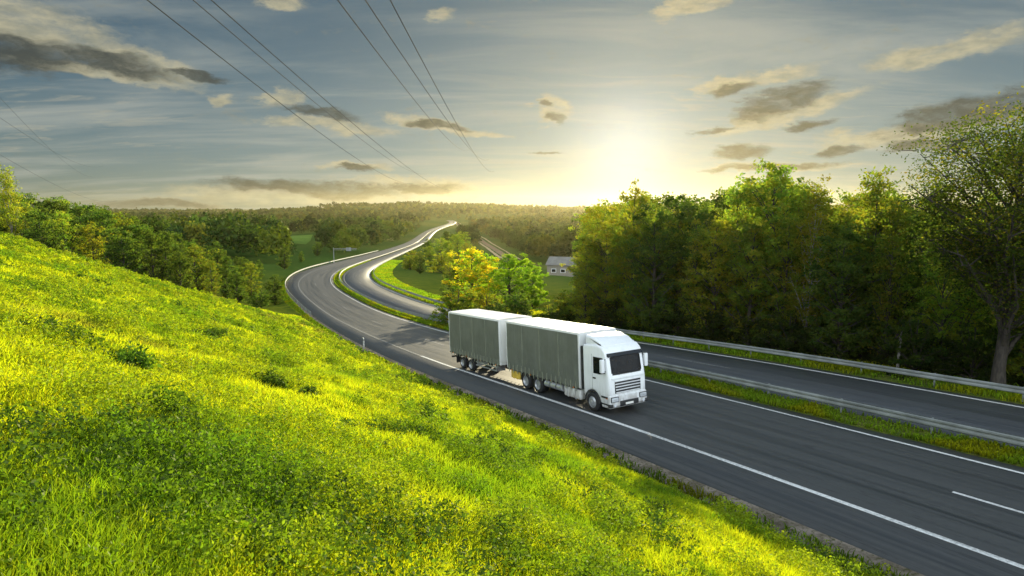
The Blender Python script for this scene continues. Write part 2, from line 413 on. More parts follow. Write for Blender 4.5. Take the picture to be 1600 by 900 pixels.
# ---------------------------------------------------------------- guardrails
WP = [(0, .36), (.045, .40), (.045, .47), (0, .52), (0, .56), (.045, .61), (.045, .68), (0, .72)]
def wbeam(o, s, side, lift=0.):
    pr = [(o+side*(.06+a), z+lift) for a, z in WP]+[(o+side*(.045+a), z+lift) for a, z in WP[::-1]]
    n = len(pr); P = np.stack([road(s, a, b) for a, b in pr], 1).reshape(-1, 3)
    i, j = np.meshgrid(np.arange(len(s)-1), np.arange(n), indexing='ij'); j2 = (j+1) % n
    Q = np.stack([i*n+j, i*n+j2, (i+1)*n+j2, (i+1)*n+j], -1).reshape(-1, 4)
    return np_mesh('rail', P, Q, M['galv'])
def post_mesh(h=.74):
    b = MB(); b.box(-.05, .05, -.03, .03, -.5, h, .008, 1); o = b.build('post', M['galv']); me = o.data
    bpy.data.objects.remove(o); return me
POST = post_mesh()
def guardrail(name, o, s0, s1, sides, label, dense_to, lift=0.):
    root = empty(name, road(s0, o), label, 'guardrail'); inv = Matrix.Translation(-Vector(root.location))
    s = SS[(SS >= s0) & (SS <= s1)]
    for sd in sides:
        r = mobj('rail', wbeam(o, s, sd, lift), root); r.matrix_parent_inverse = inv
    st = np.arange(s0, s1, 4.)
    for q in st[st < dense_to]:
        p = bpy.data.objects.new('post', POST); put(p, root); p.matrix_parent_inverse = inv
        p.location = road(q, o, lift); p.rotation_euler = (0, 0, float(np.interp(q, SS, _h)))
    far = st[st >= dense_to]
    if len(far):
        c = np.array([[-.05, -.03], [.05, -.03], [.05, .03], [-.05, .03]]); V = []; Q = []
        for q in far:
            p = road(q, o, lift); m = len(V)
            for z in (-.5, .74):
                for a, b in c: V.append((p[0]+a, p[1]+b, p[2]+z))
            for k in range(4): Q.append((m+k, m+(k+1) % 4, m+4+(k+1) % 4, m+4+k))
            Q.append((m+4, m+5, m+6, m+7))
        r = mobj('post_row', np_mesh('post_row', np.array(V), np.array(Q), M['galv']), root, kind='stuff'); r.matrix_parent_inverse = inv
    return root
guardrail('guardrail', 9.64, -40, 700, (-1, 1), 'double sided steel guardrail on posts along the grassy median', 190)
guardrail('guardrail', 18.75, -40, 700, (-1,), 'galvanised guardrail on the right edge of the motorway beneath the dark trees', 190)
guardrail('guardrail', -2.95, 72, 420, (1,), 'pale curved guardrail on the outside of the bend beyond the grassy hill', 320, .12)

# ---------------------------------------------------------------- small roadside things
def delineator(s, o, label):
    p = road(s, o); r = empty('delineator_post', p, label, 'delineator', None, float(np.interp(s, SS, _h)))
    b = MB(); b.prism([(-.06, -.3), (.06, -.3), (.06, .92), (-.06, 1.05)], -.05, .05, .01, 2); b.build('post', M['white_panel'], r)
    b = MB(); b.box(-.066, .066, -.056, .056, .70, .86); b.build('band', M['black'], r)
    b = MB(); b.box(-.03, .03, -.062, -.056, .72, .84); b.build('reflector', M['alu'], r)
delineator(34, -2.8, 'small white marker post on the near road edge left of the lorry')
def sign_post(s, o):
    p = road(s, o); r = empty('overhead_sign', p, 'pale tall pole with a long cantilever arm beside the far side of the bend', 'road sign', None, float(np.interp(s, SS, _h)))
    b = MB(); b.box(-.35, .35, -.35, .35, -.4, .15, .03); b.build('base', M['concrete'], r)
    b = MB(); b.cyl((0, 0, .1), (0, 0, 6.0), .20, .14, 14); b.build('pole', M['galv'], r)
    b = MB(); b.box(-.1, 9.5, -.08, .08, 5.45, 5.65, .02); b.box(-.1, 9.5, -.06, .06, 4.95, 5.05, .01)
    for k in range(10): b.cyl((k*.95, 0, 5.0), (k*.95+.9, 0, 5.5), .03, n=6)
    b.build('arm', M['galv'], r)
    b = MB(); b.box(5.2, 7.2, -.12, -.05, 4.5, 6.0, .02); b.build('sign_panel', M['galv'], r)
sign_post(248, -3.9)
def draped(name, px_d, mat, dz=.12):
    """a small field or track: px_d = pairs of (column, distance) left / right, along its length"""
    L = np.array([at(a, d) for a, d, _, _ in px_d]); R_ = np.array([at(c, d) for _, _, c, d in px_d])
    t = np.linspace(0, len(L)-1, 60)
    f = lambda A: np.stack([np.interp(t, np.arange(len(A)), A[:, k]) for k in (0, 1)], -1)
    L, R_ = f(L), f(R_); w = np.linspace(0, 1, 9)[None, :, None]; P = L[:, None]*(1-w)+R_[:, None]*w
    Z = terrain(P[..., 0], P[..., 1])+dz
    V = np.concatenate([P, Z[..., None]], -1).reshape(-1, 3)
    i, j = np.meshgrid(np.arange(59), np.arange(8), indexing='ij')
    Q = np.stack([i*9+j, i*9+j+1, (i+1)*9+j+1, (i+1)*9+j], -1).reshape(-1, 4)
    return mobj(name, np_mesh(name, V, Q, mat, smooth=True), kind='structure')
# ---------------------------------------------------------------- the lorry (x forward, y to its left, z up; x = 0 at the front of the load box)
def build_lorry():
    s0, oc = 4.6, .35+1.275
    F_, B_ = road(s0-2.3, oc), road(s0+16., oc)
    X = Vector(F_-B_).normalized(); Z = Vector((0, 0, 1)); Y = Z.cross(X).normalized(); Z = X.cross(Y)
    root = empty('lorry', (0, 0, 0), 'white lorry with grey green curtain sided load box and matching trailer on the motorway', 'truck')
    mt = Matrix((X, Y, Z)).transposed().to_4x4(); mt.translation = Vector(road(s0, oc)) + Z*.01 + Vector((0,0,0))
    # keep the tyres on the carriageway over the slight sag of the grade
    root.matrix_world = mt
    def sag(x):
        p = Vector(road(s0-x, oc)); return (mt.inverted() @ p).z
    W = 1.275
    def wheel(x, side, r=.5, w=.30, dual=False):
        wy = side*(W-.02); i = -side
        zc = r + sag(x)
        tw = w*(1.9 if dual else 1)
        prof = [(r*.60, 0), (r*.72, -.012), (r*.90, .0), (r*.97, .025), (r, .06), (r, tw-.06), (r*.97, tw-.02), (r*.6, tw)]
        b = MB(); b.lathe([(a, i*h) for a, h in prof], (x, wy, zc), 'Y', 36)
        t = b.build('wheel', M['rubber'], root)
        b = MB()
        if dual or x < 0 and side:
            rp = [(r*.61, .0), (r*.58, .02), (r*.53, .11), (r*.30, .13), (r*.28, .07), (r*.14, .06), (.001, .06)]
        else:
            rp = [(r*.61, .0), (r*.58, .02), (r*.52, .02), (r*.40, -.045), (r*.24, -.06), (r*.22, -.10), (r*.13, -.12), (.001, -.12)]
        b.lathe([(a, i*h) for a, h in rp], (x, wy, zc), 'Y', 30)
        for k in range(10):
            a = 2*math.pi*k/10; R = r*.34
            y0 = wy + i*(.10 if (dual or x < 0) else -.055)
            b.cyl((x+R*math.cos(a), y0, zc+R*math.sin(a)), (x+R*math.cos(a), y0-i*.035, zc+R*math.sin(a)), .016, n=6)
        b.build('rim', M['rim'], t)
    for sd in (-1, 1):
        wheel(.98, sd)
        for x in (-5.45, -4.15): wheel(x, sd, .5, .29, True)
        for x in (-14.0, -12.7): wheel(x, sd, .42, .33)
    # frames
    b = MB(); b.box(-7.5, 2.0, -.46, -.36, .62, .90); b.box(-7.5, 2.0, .36, .46, .62, .90)
    for x in (-7.3, -6, -4.8, -3.3, -1.8, -.4, 1.4): b.box(x-.05, x+.05, -.36, .36, .66, .86)
    b.cyl((-5.45, -1, .5), (-5.45, 1, .5), .09); b.cyl((-4.15, -1, .5), (-4.15, 1, .5), .09); b.cyl((.98, -1, .48), (.98, 1, .48), .07)
    b.build('chassis', M['chassis'], root)
    b = MB(); b.box(-15.9, -8.6, -.46, -.36, .70, .95); b.box(-15.9, -8.6, .36, .46, .70, .95)
    for x in (-15.6, -14, -12.7, -11, -9.2): b.box(x-.05, x+.05, -.36, .36, .72, .92)
    b.cyl((-14, -1, .42), (-14, 1, .42), .08); b.cyl((-12.7, -1, .42), (-12.7, 1, .42), .08)
    b.build('trailer_frame', M['redframe'], root)
    b = MB(); b.cyl((-11.0, -.35, .62), (-7.5, -.03, .52), .07); b.cyl((-11.0, .35, .62), (-7.5, .03, .52), .07); b.box(-7.75, -7.4, -.2, .2, .44, .6, .02)
    b.build('drawbar', M['redframe'], root)
    # mudguards
    for x0, x1, z in ((-6.05, -3.55, 1.02),):
        for sd in (-1, 1):
            b = MB(); b.box(x0, x1, sd*.62, sd*1.24, z, z+.03, .01, 1); b.box(x0-.02, x0+.01, sd*.66, sd*1.2, .45, z); b.build('mudguard', M['black'], root)
    for sd in (-1, 1):
        b = MB(); b.box(-15.1, -15.07, sd*.8, sd*1.2, .25, .95); b.build('mudflap', M['black'], root)
    # load boxes
    def load_box(xa, xb, name, tensioner):
        z0, z1 = 1.02, 4.0
        b = MB()
        b.box(xa, xb, -W+.01, W-.01, 1.0, 1.16, .01, 1)                         # floor frame
        for x in (xa, xb-.12):
            for sd in (-1, 1): b.box(x, x+.12, sd*W-(.10 if sd > 0 else 0), sd*W+(.10 if sd < 0 else 0), 1.15, z1-.1, .015, 2)
        b.box(xb-.06, xb-.004, -W+.1, W-.1, 1.15, z1-.1)                        # front bulkhead
        b.box(xa+.02, xa+.06, -W+.1, W-.1, 1.15, z1-.1)                         # rear wall
        b.box(xa+.13, xb-.13, -W+.11, W-.11, 1.17, z1-.3)                       # unseen opaque liner added to stop sun leaking through the curtains
        b.box(xa, xb, -W, -W+.09, z1-.16, z1-.02, .02); b.box(xa, xb, W-.09, W, z1-.16, z1-.02, .02)  # roof rails
        b.box(xb-.1, xb, -W+.09, W-.09, z1-.16, z1-.02); b.box(xa, xa+.1, -W+.09, W-.09, z1-.16, z1-.02)
        if name == 'trailer_box':
            b.box(xb-.02, xb+.004, -W+.15, W-.15, 1.2, z1-.25)
        box = b.build(name, M['white_panel'], root)
        b = MB()
        nx_, ny_ = 18, 8; vs = []
        for i in range(nx_+1):
            for j in range(ny_+1):
                x = xa+.01+(xb-xa-.02)*i/nx_; y = (-W+.02)+(2*W-.04)*j/ny_
                z = z1-.018+.035*math.sin(math.pi*j/ny_)-(.012 if i % 3 == 1 else 0)
                vs.append(b.bm.verts.new((x, y, z)))
        for i in range(nx_):
            for j in range(ny_):
                q = [vs[i*(ny_+1)+j], vs[(i+1)*(ny_+1)+j], vs[(i+1)*(ny_+1)+j+1], vs[i*(ny_+1)+j+1]]; b.bm.faces.new(q)
        b.build('roof_sheet', M['roof_sheet'], box)
        for sd in (-1, 1):
            b = MB(); nx_, nz_ = 90, 24; vs = []
            rr = random.Random(7 if name == 'cargo_box' else 9)
            for i in range(nx_+1):
                for j in range(nz_+1):
                    u, v = i/nx_, j/nz_
                    x = xa+.125+(xb-xa-.25)*u; z = .96+(z1-.14-.96)*v
                    bulge = .034*math.sin(math.pi*v)*(.5+.5*abs(math.sin(math.pi*u*4)))
                    rip = .010*math.sin(u*118+2*math.sin(v*3))*(1-v)**2
                    y = sd*(W+.004+bulge+rip)
                    vs.append(b.bm.verts.new((x, y, z)))
            for i in range(nx_):
                for j in range(nz_):
                    b.bm.faces.new([vs[i*(nz_+1)+j], vs[(i+1)*(nz_+1)+j], vs[(i+1)*(nz_+1)+j+1], vs[i*(nz_+1)+j+1]])
            bmesh.ops.solidify(b.bm, geom=b.bm.faces[:], thickness=.004)
            cu = b.build('curtain', M['curtain'], box)
            b = MB(); n = 16
            for k in range(n):
                x = xa+.35+(xb-xa-.7)*k/(n-1)
                b.box(x-.032, x+.032, sd*(W+.018), sd*(W+.040), .82, 1.34)
                b.box(x-.042, x+.042, sd*(W+.018), sd*(W+.055), .98, 1.07, .006, 1)
            b.build('strap_row', M['strap'], cu)
            for k in range(1, 4):
                x = xa+(xb-xa)*k/4; b = MB()
                b.box(x-.018, x+.018, sd*(W+.010), sd*(W+.032), 1.36, z1-.2); b.build('seam', M['strap'], cu)
            for k in range(4):
                x = xa+.6+(xb-xa-1.2)*k/3
                b = MB(); b.box(x-.06, x+.06, sd*(W+.0), sd*(W+.022), .945, 1.005, .008, 1); b.build('side_marker', M['amber'], box)
            b = MB(); b.box(xa, xb, sd*(W-.03), sd*(W+.002), .93, 1.02); b.build('side_rail', M['chassis'], box)
        if name == 'trailer_box':
            for sd in (-1, 1):
                b = MB(); b.box(xa-.05, xa-.002, sd*.01, sd*(W-.11), 1.16, z1-.17, .01, 1)
                d = b.build('rear_door', M['white_panel'], box)
                b = MB(); b.cyl((xa-.07, sd*.3, 1.1), (xa-.07, sd*.3, z1-.2), .018, n=8); b.cyl((xa-.07, sd*.75, 1.1), (xa-.07, sd*.75, z1-.2), .018, n=8)
                b.build('lock_bar', M['alu'], d)
        return box
    load_box(-7.6, 0., 'cargo_box', True)
    load_box(-16., -8.45, 'trailer_box', False)
    b = MB(); b.box(-16.02, -15.9, -1.15, 1.15, .52, .66, .02); b.build('rear_bumper', M['black'], root)
    for sd in (-1, 1):
        b = MB(); b.box(-16.05, -16.02, sd*.8, sd*1.12, .55, .64); b.build('tail_light', plain('red_lens', (.35, .01, .01), .25) if 'red_lens' not in bpy.data.materials else bpy.data.materials['red_lens'], root)
    # things under the boxes
    b = MB(); b.box(-7.25, -6.2, -1.22, -.62, .42, .92, .09, 3); b.box(-6.95, -6.9, -1.235, -.6, .41, .935, .005, 1); b.box(-6.55, -6.5, -1.235, -.6, .41, .935, .005, 1)
    b.build('yellow_toolbox', M['yellow'], root)
    b = MB()
    for x in (-3.35, -2.75, -2.15):
        b.cyl((x, -1.15, .72), (x+.5, -1.15, .72), .19, n=16)
    b.build('air_tank', M['alu'], root)
    b = MB(); b.box(-1.55, -.05, -1.24, -.6, .36, .93, .10, 4); ft = b.build('fuel_tank', M['white_panel'], root)
    b = MB(); b.box(-1.2, -1.14, -1.256, -.58, .345, .945, .01, 1); b.box(-.5, -.44, -1.256, -.58, .345, .945, .01, 1); b.build('tank_strap', M['alu'], ft)
    b = MB(); b.box(-1.8, -.1, .6, 1.24, .36, .93, .10, 4); b.build('fuel_tank', M['alu'], root)
    b = MB(); b.box(-11.9, -9.0, -1.25, -1.21, .52, .60); b.box(-11.9, -9.0, -1.25, -1.21, .74, .82); b.box(-11.8, -11.74, -1.21, -.5, .5, 1.0); b.box(-9.2, -9.14, -1.21, -.5, .5, 1.0)
    b.build('side_guard', M['alu'], root)
    # ---- cab
    arch = [(.98+.60*math.cos(a), .50+.60*math.sin(a)) for a in [math.radians(q) for q in range(-4, 181, 14)]]
    side = [(.22, .62), (.22, 3.30), (.30, 3.42), (1.35, 3.50), (1.75, 3.44), (2.00, 3.22), (2.10, 2.98), (2.255, 2.05), (2.30, 1.75), (2.31, 1.0), (2.27, .95), (2.27, .62)]
    b = MB(); pts = side+arch[0:0]+[(1.60, .55)]+[p for p in arch if p[1] > .55][0:]+[(.36, .55)]
    b.prism(pts, -1.24, 1.24, .12, 5); cab = b.build('cab', M['white'], root)
    b = MB(); b.prism([(2.30, .36), (1.70, .36), (1.66, .58), (1.72, .66), (2.12, .90), (2.12, 1.02), (2.31, 1.02), (2.38, .96), (2.40, .5)], -1.245, 1.245, .10, 5); bump = b.build('bumper', M['white'], root)
    b = MB(); b.box(2.38, 2.415, -.62, .62, .42, .70, .02, 2)
    b.build('lower_intake', M['black'], bump)
    b = MB(); b.box(2.36, 2.425, -.26, .26, .47, .58, .005, 1); b.build('number_plate', M['plate'], bump)
    for sd in (-1, 1):
        b = MB(); b.box(2.30, 2.408, sd*.68, sd*1.19, .67, .95, .03, 2); hl = b.build('headlight', M['black'], bump)
        b = MB(); b.box(2.38, 2.425, sd*.73, sd*1.15, .71, .91, .04, 3); b.build('lens', M['lamp'], hl)
        b = MB(); b.cyl((2.40, sd*.86, .81), (2.432, sd*.86, .81), .075, n=16); b.cyl((2.40, sd*1.03, .81), (2.432, sd*1.03, .81), .06, n=16); b.build('lamp_bowl', M['alu'], hl)
        b = MB(); b.cyl((2.38, sd*.95, .52), (2.425, sd*.95, .52), .07, n=16); b.build('fog_light', M['lamp'], bump)
        b = MB(); b.box(2.2, 2.412, sd*1.06, sd*1.255, .42, .60, .03, 2); b.build('corner_guard', M['black'], bump)
        b = MB(); b.box(2.05, 2.2, sd*1.24, sd*1.262, .84, .90, .008, 1); b.build('indicator', M['amber'], bump)
    # windscreen: bowed sheet of glass with a dark surround, from z 2.03 to 2.98
    def bowed(y0, y1, zlo, zhi, off, n=14, m=8):
        b = MB(); vs = []
        for i in range(n+1):
            for j in range(m+1):
                y = y0+(y1-y0)*i/n; v = j/m; z = zlo+(zhi-zlo)*v
                x = 2.255+(2.10-2.255)*(z-2.05)/(2.98-2.05)+off-.075*(y/1.2)**6
                vs.append(b.bm.verts.new((x, y, z)))
        for i in range(n):
            for j in range(m): b.bm.faces.new([vs[i*(m+1)+j], vs[(i+1)*(m+1)+j], vs[(i+1)*(m+1)+j+1], vs[i*(m+1)+j+1]])
        bmesh.ops.solidify(b.bm, geom=b.bm.faces[:], thickness=.012)
        return b
    bowed(-1.16, 1.16, 2.02, 3.0, .020).build('windscreen_surround', M['black'], cab)
    ws = bowed(-1.10, 1.10, 2.11, 2.90, .028).build('windscreen', M['glass'], cab)
    for y in (-.55, .25):
        b = MB(); b.cyl((2.29, y, 2.02), (2.245, y+.62, 2.20), .012, n=6); b.build('wiper', M['black'], ws)
    # visor
    b = MB(); b.prism([(2.09, 2.98), (2.20, 2.94), (2.215, 2.97), (2.08, 3.12)], -1.16, 1.16, .015, 2); b.build('sun_visor', M['smoke'], cab)
    # grille louvres
    b = MB(); b.box(2.24, 2.318, -.86, .86, 1.08, 1.74, .03, 2); gr = b.build('grille', M['black'], cab)
    for z, w in ((1.13, .78), (1.275, .80), (1.42, .82), (1.565, .84), (1.71, .86)):
        b = MB(); b.prism([(2.28, z-.018), (2.345, z-.024), (2.35, z+.012), (2.28, z+.034)], -w, w, .010, 2); b.build('louvre', M['white'], gr)
    b = MB(); b.box(2.26, 2.335, -1.05, 1.05, 1.80, 1.90, .02, 2); b.build('front_flap', M['white'], cab)
    # sides
    for sd in (-1, 1):
        y = sd*1.242
        def panel(pts, t, name, mat, par, bev=.004):
            b = MB(); b.prism(pts, y, y+sd*t, bev, 1); return b.build(name, mat, par)
        door = panel([(1.02, 1.22), (1.02, 2.98), (1.94, 2.98), (2.06, 2.55), (2.14, 2.0), (2.14, 1.05), (1.66, 1.05), (1.52, 1.18)], .012, 'door', M['white'], cab)
        b = MB(); b.prism([(1.12, 2.02), (1.12, 2.88), (1.88, 2.88), (1.99, 2.48), (2.05, 2.12), (1.62, 2.02)], sd*1.255, sd*1.262, .003, 1); b.build('side_window', M['glass'], door)
        b = MB(); b.box(1.08, 1.30, sd*1.252, sd*1.285, 1.74, 1.82, .012, 2); b.build('door_handle', M['black'], door)
        b = MB(); b.box(1.00, 1.012, sd*1.240, sd*1.249, 1.15, 3.0); b.build('door_gap', M['black'], door)
        # steps
        b = MB(); b.box(1.70, 2.2, sd*1.235, sd*1.262, .86, .96, .01, 1); b.box(1.70, 2.2, sd*1.235, sd*1.262, .52, .60, .01, 1); b.build('step', M['black'], cab)
        # mirrors
        b = MB(); b.box(1.98, 2.17, sd*1.34, sd*1.56, 2.18, 2.86, .06, 3); mi = b.build('mirror', M['white'], cab)
        b = MB(); b.cyl((2.05, sd*1.2, 2.84), (2.07, sd*1.42, 2.78), .022, n=8); b.cyl((2.08, sd*1.2, 2.22), (2.08, sd*1.42, 2.28), .022, n=8); b.build('mirror_arm', M['black'], mi)
        b = MB(); b.box(1.965, 1.985, sd*1.37, sd*1.535, 2.24, 2.80, .01, 1); b.build('mirror_glass', M['glass'], mi)
        # wheel arch lip and side fairing behind the cab
        b = MB()
        for a0 in range(0, 180, 12):
            p, q = [(.98+.60*math.cos(math.radians(k)), .50+.60*math.sin(math.radians(k))) for k in (a0, a0+12)]
            b.cyl((p[0], sd*1.238, p[1]), (q[0], sd*1.238, q[1]), .035, n=8)
        b.build('wheel_arch', M['black'], cab)
        b = MB(); b.box(.06, .20, sd*1.05, sd*1.235, 1.0, 3.3, .03, 2); b.build('side_fairing', M['black'], cab)
    b = MB(); b.box(.02, .24, -1.0, 1.0, .95, 3.1); b.build('engine_cover', M['black'], cab)
    # roof air deflector
    b = MB(); b.prism([(.28, 3.40), (.32, 3.90), (.62, 3.90), (1.25, 3.74), (1.72, 3.48), (1.70, 3.40)], -1.10, 1.10, .12, 4); b.build('air_deflector', M['white'], cab)
build_lorry()
# ---------------------------------------------------------------- vegetation
def rot_frames(n, rng, tilt=1.0):
    """random orthonormal pairs u, v (card axes)"""
    d = rng.normal(size=(n, 3)); d[:, 2] += (1-tilt)*2; d /= np.linalg.norm(d, axis=1)[:, None]
    a = rng.normal(size=(n, 3)); u = np.cross(d, a); u /= np.linalg.norm(u, axis=1)[:, None]; v = np.cross(d, u)
    return u, v
def leaf_cards(P, size, rng, tint, tilt=1.0, aspect=.55):
    n = len(P); u, v = rot_frames(n, rng, tilt); L = (size*(.7+.6*rng.random(n)))[:, None]; Wd = L*aspect
    V = np.stack([P-u*L*.5, P+v*Wd*.5+u*L*.06, P+u*L*.5, P-v*Wd*.5+u*L*.06], 1).reshape(-1, 3)
    return V, np.arange(4*n).reshape(-1, 4), np.repeat(tint, 4, axis=0)
def tubes(segs, n=6):
    """segs: list of polylines [(p, r), ...]"""
    V, Q = [], []
    for pl in segs:
        P = np.array([p for p, _ in pl], float); R = np.array([r for _, r in pl])
        T = np.gradient(P, axis=0); T /= np.maximum(np.linalg.norm(T, axis=1)[:, None], 1e-9)
        a = np.where(np.abs(T[:, 2:3]) > .9, [[1, 0, 0]], [[0, 0, 1]]); U = np.cross(T, a); U /= np.linalg.norm(U, axis=1)[:, None]; W_ = np.cross(T, U)
        ang = np.linspace(0, 2*math.pi, n, endpoint=False); m = sum(len(v) for v in V)
        ring = P[:, None]+R[:, None, None]*(U[:, None]*np.cos(ang)[None, :, None]+W_[:, None]*np.sin(ang)[None, :, None])
        V.append(ring.reshape(-1, 3)); k = np.arange(len(P)-1)[:, None]*n; j = np.arange(n)[None]; j2 = (j+1) % n
        Q.append((np.stack([k+j, k+j2, k+n+j2, k+n+j], -1)+m).reshape(-1, 4))
    return np.concatenate(V), np.concatenate(Q)
GREEN = np.array([(.050, .078, .016), (.062, .092, .016), (.080, .098, .016), (.105, .105, .018)])
AUTUMN = np.array([(.22, .15, .014), (.24, .18, .014), (.16, .14, .016)])
LIMES = np.array([(.085, .13, .015), (.115, .15, .015), (.07, .11, .015)])
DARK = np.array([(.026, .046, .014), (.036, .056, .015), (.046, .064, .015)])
GOLD = np.array([(.075, .092, .014), (.092, .10, .014), (.105, .098, .014)])
def tree_proto(seed, H, width, clear, nlimb, ntwig, nleaf, lsize, pal, shape='round', trunk_r=.16, csize=.55):
    """unit-built tree of height H; returns (trunk mesh, crown mesh)"""
    rng = np.random.default_rng(seed); segs = []
    tz = np.linspace(0, H*.93, 11); bend = np.cumsum(rng.normal(0, .035*H/10, (11, 2)), 0); bend -= bend[0]
    tr = trunk_r*(1-np.linspace(0, 1, 11))**.8+.015; tr[0] *= 1.35
    tp = np.column_stack([bend, tz]); tp0 = tp.copy(); tp0[0, 2] = -.4
    segs.append(list(zip(tp0, tr)))
    C = []
    for k in range(nlimb):
        u = (k+rng.random())/nlimb; h = clear+(1-clear)*u
        env = {'round': np.sqrt(max(.05, 1-((h-(.5*(1+clear)))/(.5*(1-clear)+.02))**2)), 'tall': (1-((h-clear)/(1-clear))**1.5)*.9+.12,
               'spread': min(1., .45+1.6*(h-clear))*np.sqrt(max(.06, 1-max(0, (h-.72)/.29)**2)), 'bush': np.sqrt(max(.08, 1-(h)**2.4))}[shape]
        az = k*2.399963+rng.normal(0, .5); rad = width*.5*env*(.45+.55*rng.random()**.6)
        e = np.array([math.cos(az)*rad, math.sin(az)*rad, h*H+rng.normal(0, .03*H)])
        hb = max(.06, h-(.10+.16*rng.random())*(1 if shape != 'spread' else 1.25)*min(1, rad/(width*.3)+.2)) if shape != 'bush' else max(.02, h*.25)
        bz = hb*H; b0 = np.array([np.interp(bz, tz, tp[:, 0]), np.interp(bz, tz, tp[:, 1]), bz]); e[:2] += b0[:2]
        r0 = max(.02, np.interp(bz, tz, tr)*.55)
        mid = b0*.5+e*.5+np.array([0, 0, rad*.10])+rng.normal(0, .05*rad+.02, 3)
        segs.append([(b0, r0), ((b0+mid)/2+rng.normal(0, .03*rad+.01, 3), r0*.8), (mid, r0*.6), (e, r0*.25)])
        for j in range(ntwig):
            f = .35+.70*rng.random(); q = b0*(1-f)**2+2*mid*f*(1-f)+e*f*f
            w = rng.normal(0, 1, 3); w /= np.linalg.norm(w); w[2] = w[2]*.6+.25
            t_ = q+w*csize*(.7+.8*rng.random())*(H/12)
            if j < 5: segs.append([(q, r0*.28+.006), ((q+t_)/2+rng.normal(0, .04, 3), r0*.2+.005), (t_, .005)])
            C.append((t_, csize*(.5+.6*rng.random())*(H/12)))
    V, Q = tubes(segs, 6)
    P, T = [], []
    for c, r in C:
        k = rng.poisson(nleaf)
        if not k: continue
        d = rng.normal(size=(k, 3)); d /= np.linalg.norm(d, axis=1)[:, None]
        P.append(c+d*(r*rng.random(k)**.45)[:, None]*np.array([1.15, 1.15, .8]))
        base = pal[rng.integers(len(pal))]*(.8+.45*rng.random())
        T.append(base*(.8+.4*rng.random((k, 1)))*(1+rng.normal(0, .05, (k, 3))))
    P = np.concatenate(P); T = np.clip(np.concatenate(T), .008, 1)
    Vl, Ql, Tl = leaf_cards(P, lsize, rng, T)
    return V, Q, Vl, Ql, Tl
def proto(name, bark, leaf, *a, **k):
    V, Q, Vl, Ql, Tl = tree_proto(*a, **k)
    return (np_mesh(name+'_trunk', V, Q, bark, smooth=True), np_mesh(name+'_crown', Vl, Ql, leaf, col=Tl), a[1])
PR = {
 'alder':  [proto('alder', M['bark'], M['leaf'], 20+i, 12., 5.6+.5*i, .10, 40, 9, 23, .25, GREEN, 'round') for i in range(3)],
 'gold':   [proto('gold', M['bark'], M['leaf'], 40+i, 12., 5.2+.6*i, .08, 38, 8, 22, .25, GOLD, 'round') for i in range(2)],
 'poplar': [proto('poplar', M['bark'], M['leaf'], 50+i, 14., 4.0+.5*i, .12, 44, 7, 19, .24, GREEN, 'tall') for i in range(2)],
 'birch':  [proto('birch', M['birch'], M['leaf'], 60+i, 13., 3.8, .28, 36, 8, 24, .19, GOLD, 'tall', .07) for i in range(2)],
 'dark':   [proto('dark', M['bark'], M['leaf'], 70+i, 11., 5.5+.6*i, .05, 42, 9, 26, .25, DARK, 'round') for i in range(2)],
 'airy':   [proto('airy', M['bark'], M['leaf'], 81, 15., 10.5, .42, 84, 14, 40, .15, np.concatenate([GREEN[:2]*.55, DARK*.6, GREEN[3:]*.6]), 'spread', .28, .95)],
 'scrub':  [proto('scrub', M['bark'], M['leaf'], 90+i, 4., 4.2, .05, 26, 7, 26, .19, [GREEN, DARK, GOLD][i], 'bush', .05, .9) for i in range(3)],
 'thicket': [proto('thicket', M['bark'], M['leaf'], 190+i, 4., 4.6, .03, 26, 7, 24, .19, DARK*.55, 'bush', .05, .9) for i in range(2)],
 'lime':   [proto('lime', M['bark'], M['leaf'], 33+i, 9., 7.5, .04, 44, 9, 34, .24, LIMES, 'round', .14) for i in range(2)],
 'autumn': [proto('autumn', M['bark'], M['leaf'], 95, 8., 5.2, .05, 36, 9, 34, .21, np.concatenate([AUTUMN, LIMES[:2]]), 'round', .10, .7)],
}
random.seed(5)
def tree(kind, x, y, H, name, label, cat, group=None, wide=1., z=None, sink=.1):
    tm, cm, H0 = random.choice(PR[kind]); sc = H/H0
    if z is None: z = float(terrain(np.array([x]), np.array([y]))[0])-sink
    r = empty(name, (x, y, z), label, cat, group, random.random()*6.28)
    r.scale = (sc*wide, sc*wide, sc)
    mobj('trunk', tm, r); mobj('crown', cm, r); return r
def Hto(x, y, ytop):               # height that brings a tree's top to picture row ytop
    z0 = float(terrain(np.array([x]), np.array([y]))[0])
    return EYE+y*math.tan(math.atan((450-ytop)/FPX)-PITCH)-z0
# --- the wood behind the right guardrail
TOPX = [880, 905, 940, 985, 1030, 1080, 1120, 1155, 1185, 1215, 1245, 1275, 1320, 1370, 1400, 1440, 1480, 1540, 1600, 1700, 1900]
TOPY = [380, 352, 326, 316, 322, 324, 322, 312, 290, 282, 296, 322, 326, 310, 326, 326, 318, 312, 312, 312, 312]
rw = random.Random(21); cells = []
s = -34.
while s < 120:
    o = 23.2
    while o < 62:
        cells.append((s+rw.uniform(-1.5, 1.5), o+rw.uniform(-1.2, 1.2))); o += 3.6 if o < 32 else 5.4
    s += 3.5
WOOD = 'leafy trees of the wood behind the right guardrail'
nwood = 0; keep = []
for s, o in cells:
    p = road(s, o); q = pix(p)
    if p[1] < 12 or not 916 < q[0] < 1780: continue
    # far rows sit behind the front ones: thin them out
    if o > 30 and rw.random() < .45: continue
    ty = np.interp(q[0], TOPX, TOPY)+rw.gauss(4, 15)+rw.uniform(0, 10)
    if o < 27: ty += rw.uniform(0, 50)
    H = Hto(p[0], p[1], ty)
    if H < 3.5: continue
    keep.append((q[0], o, s, p, min(H, 19)))
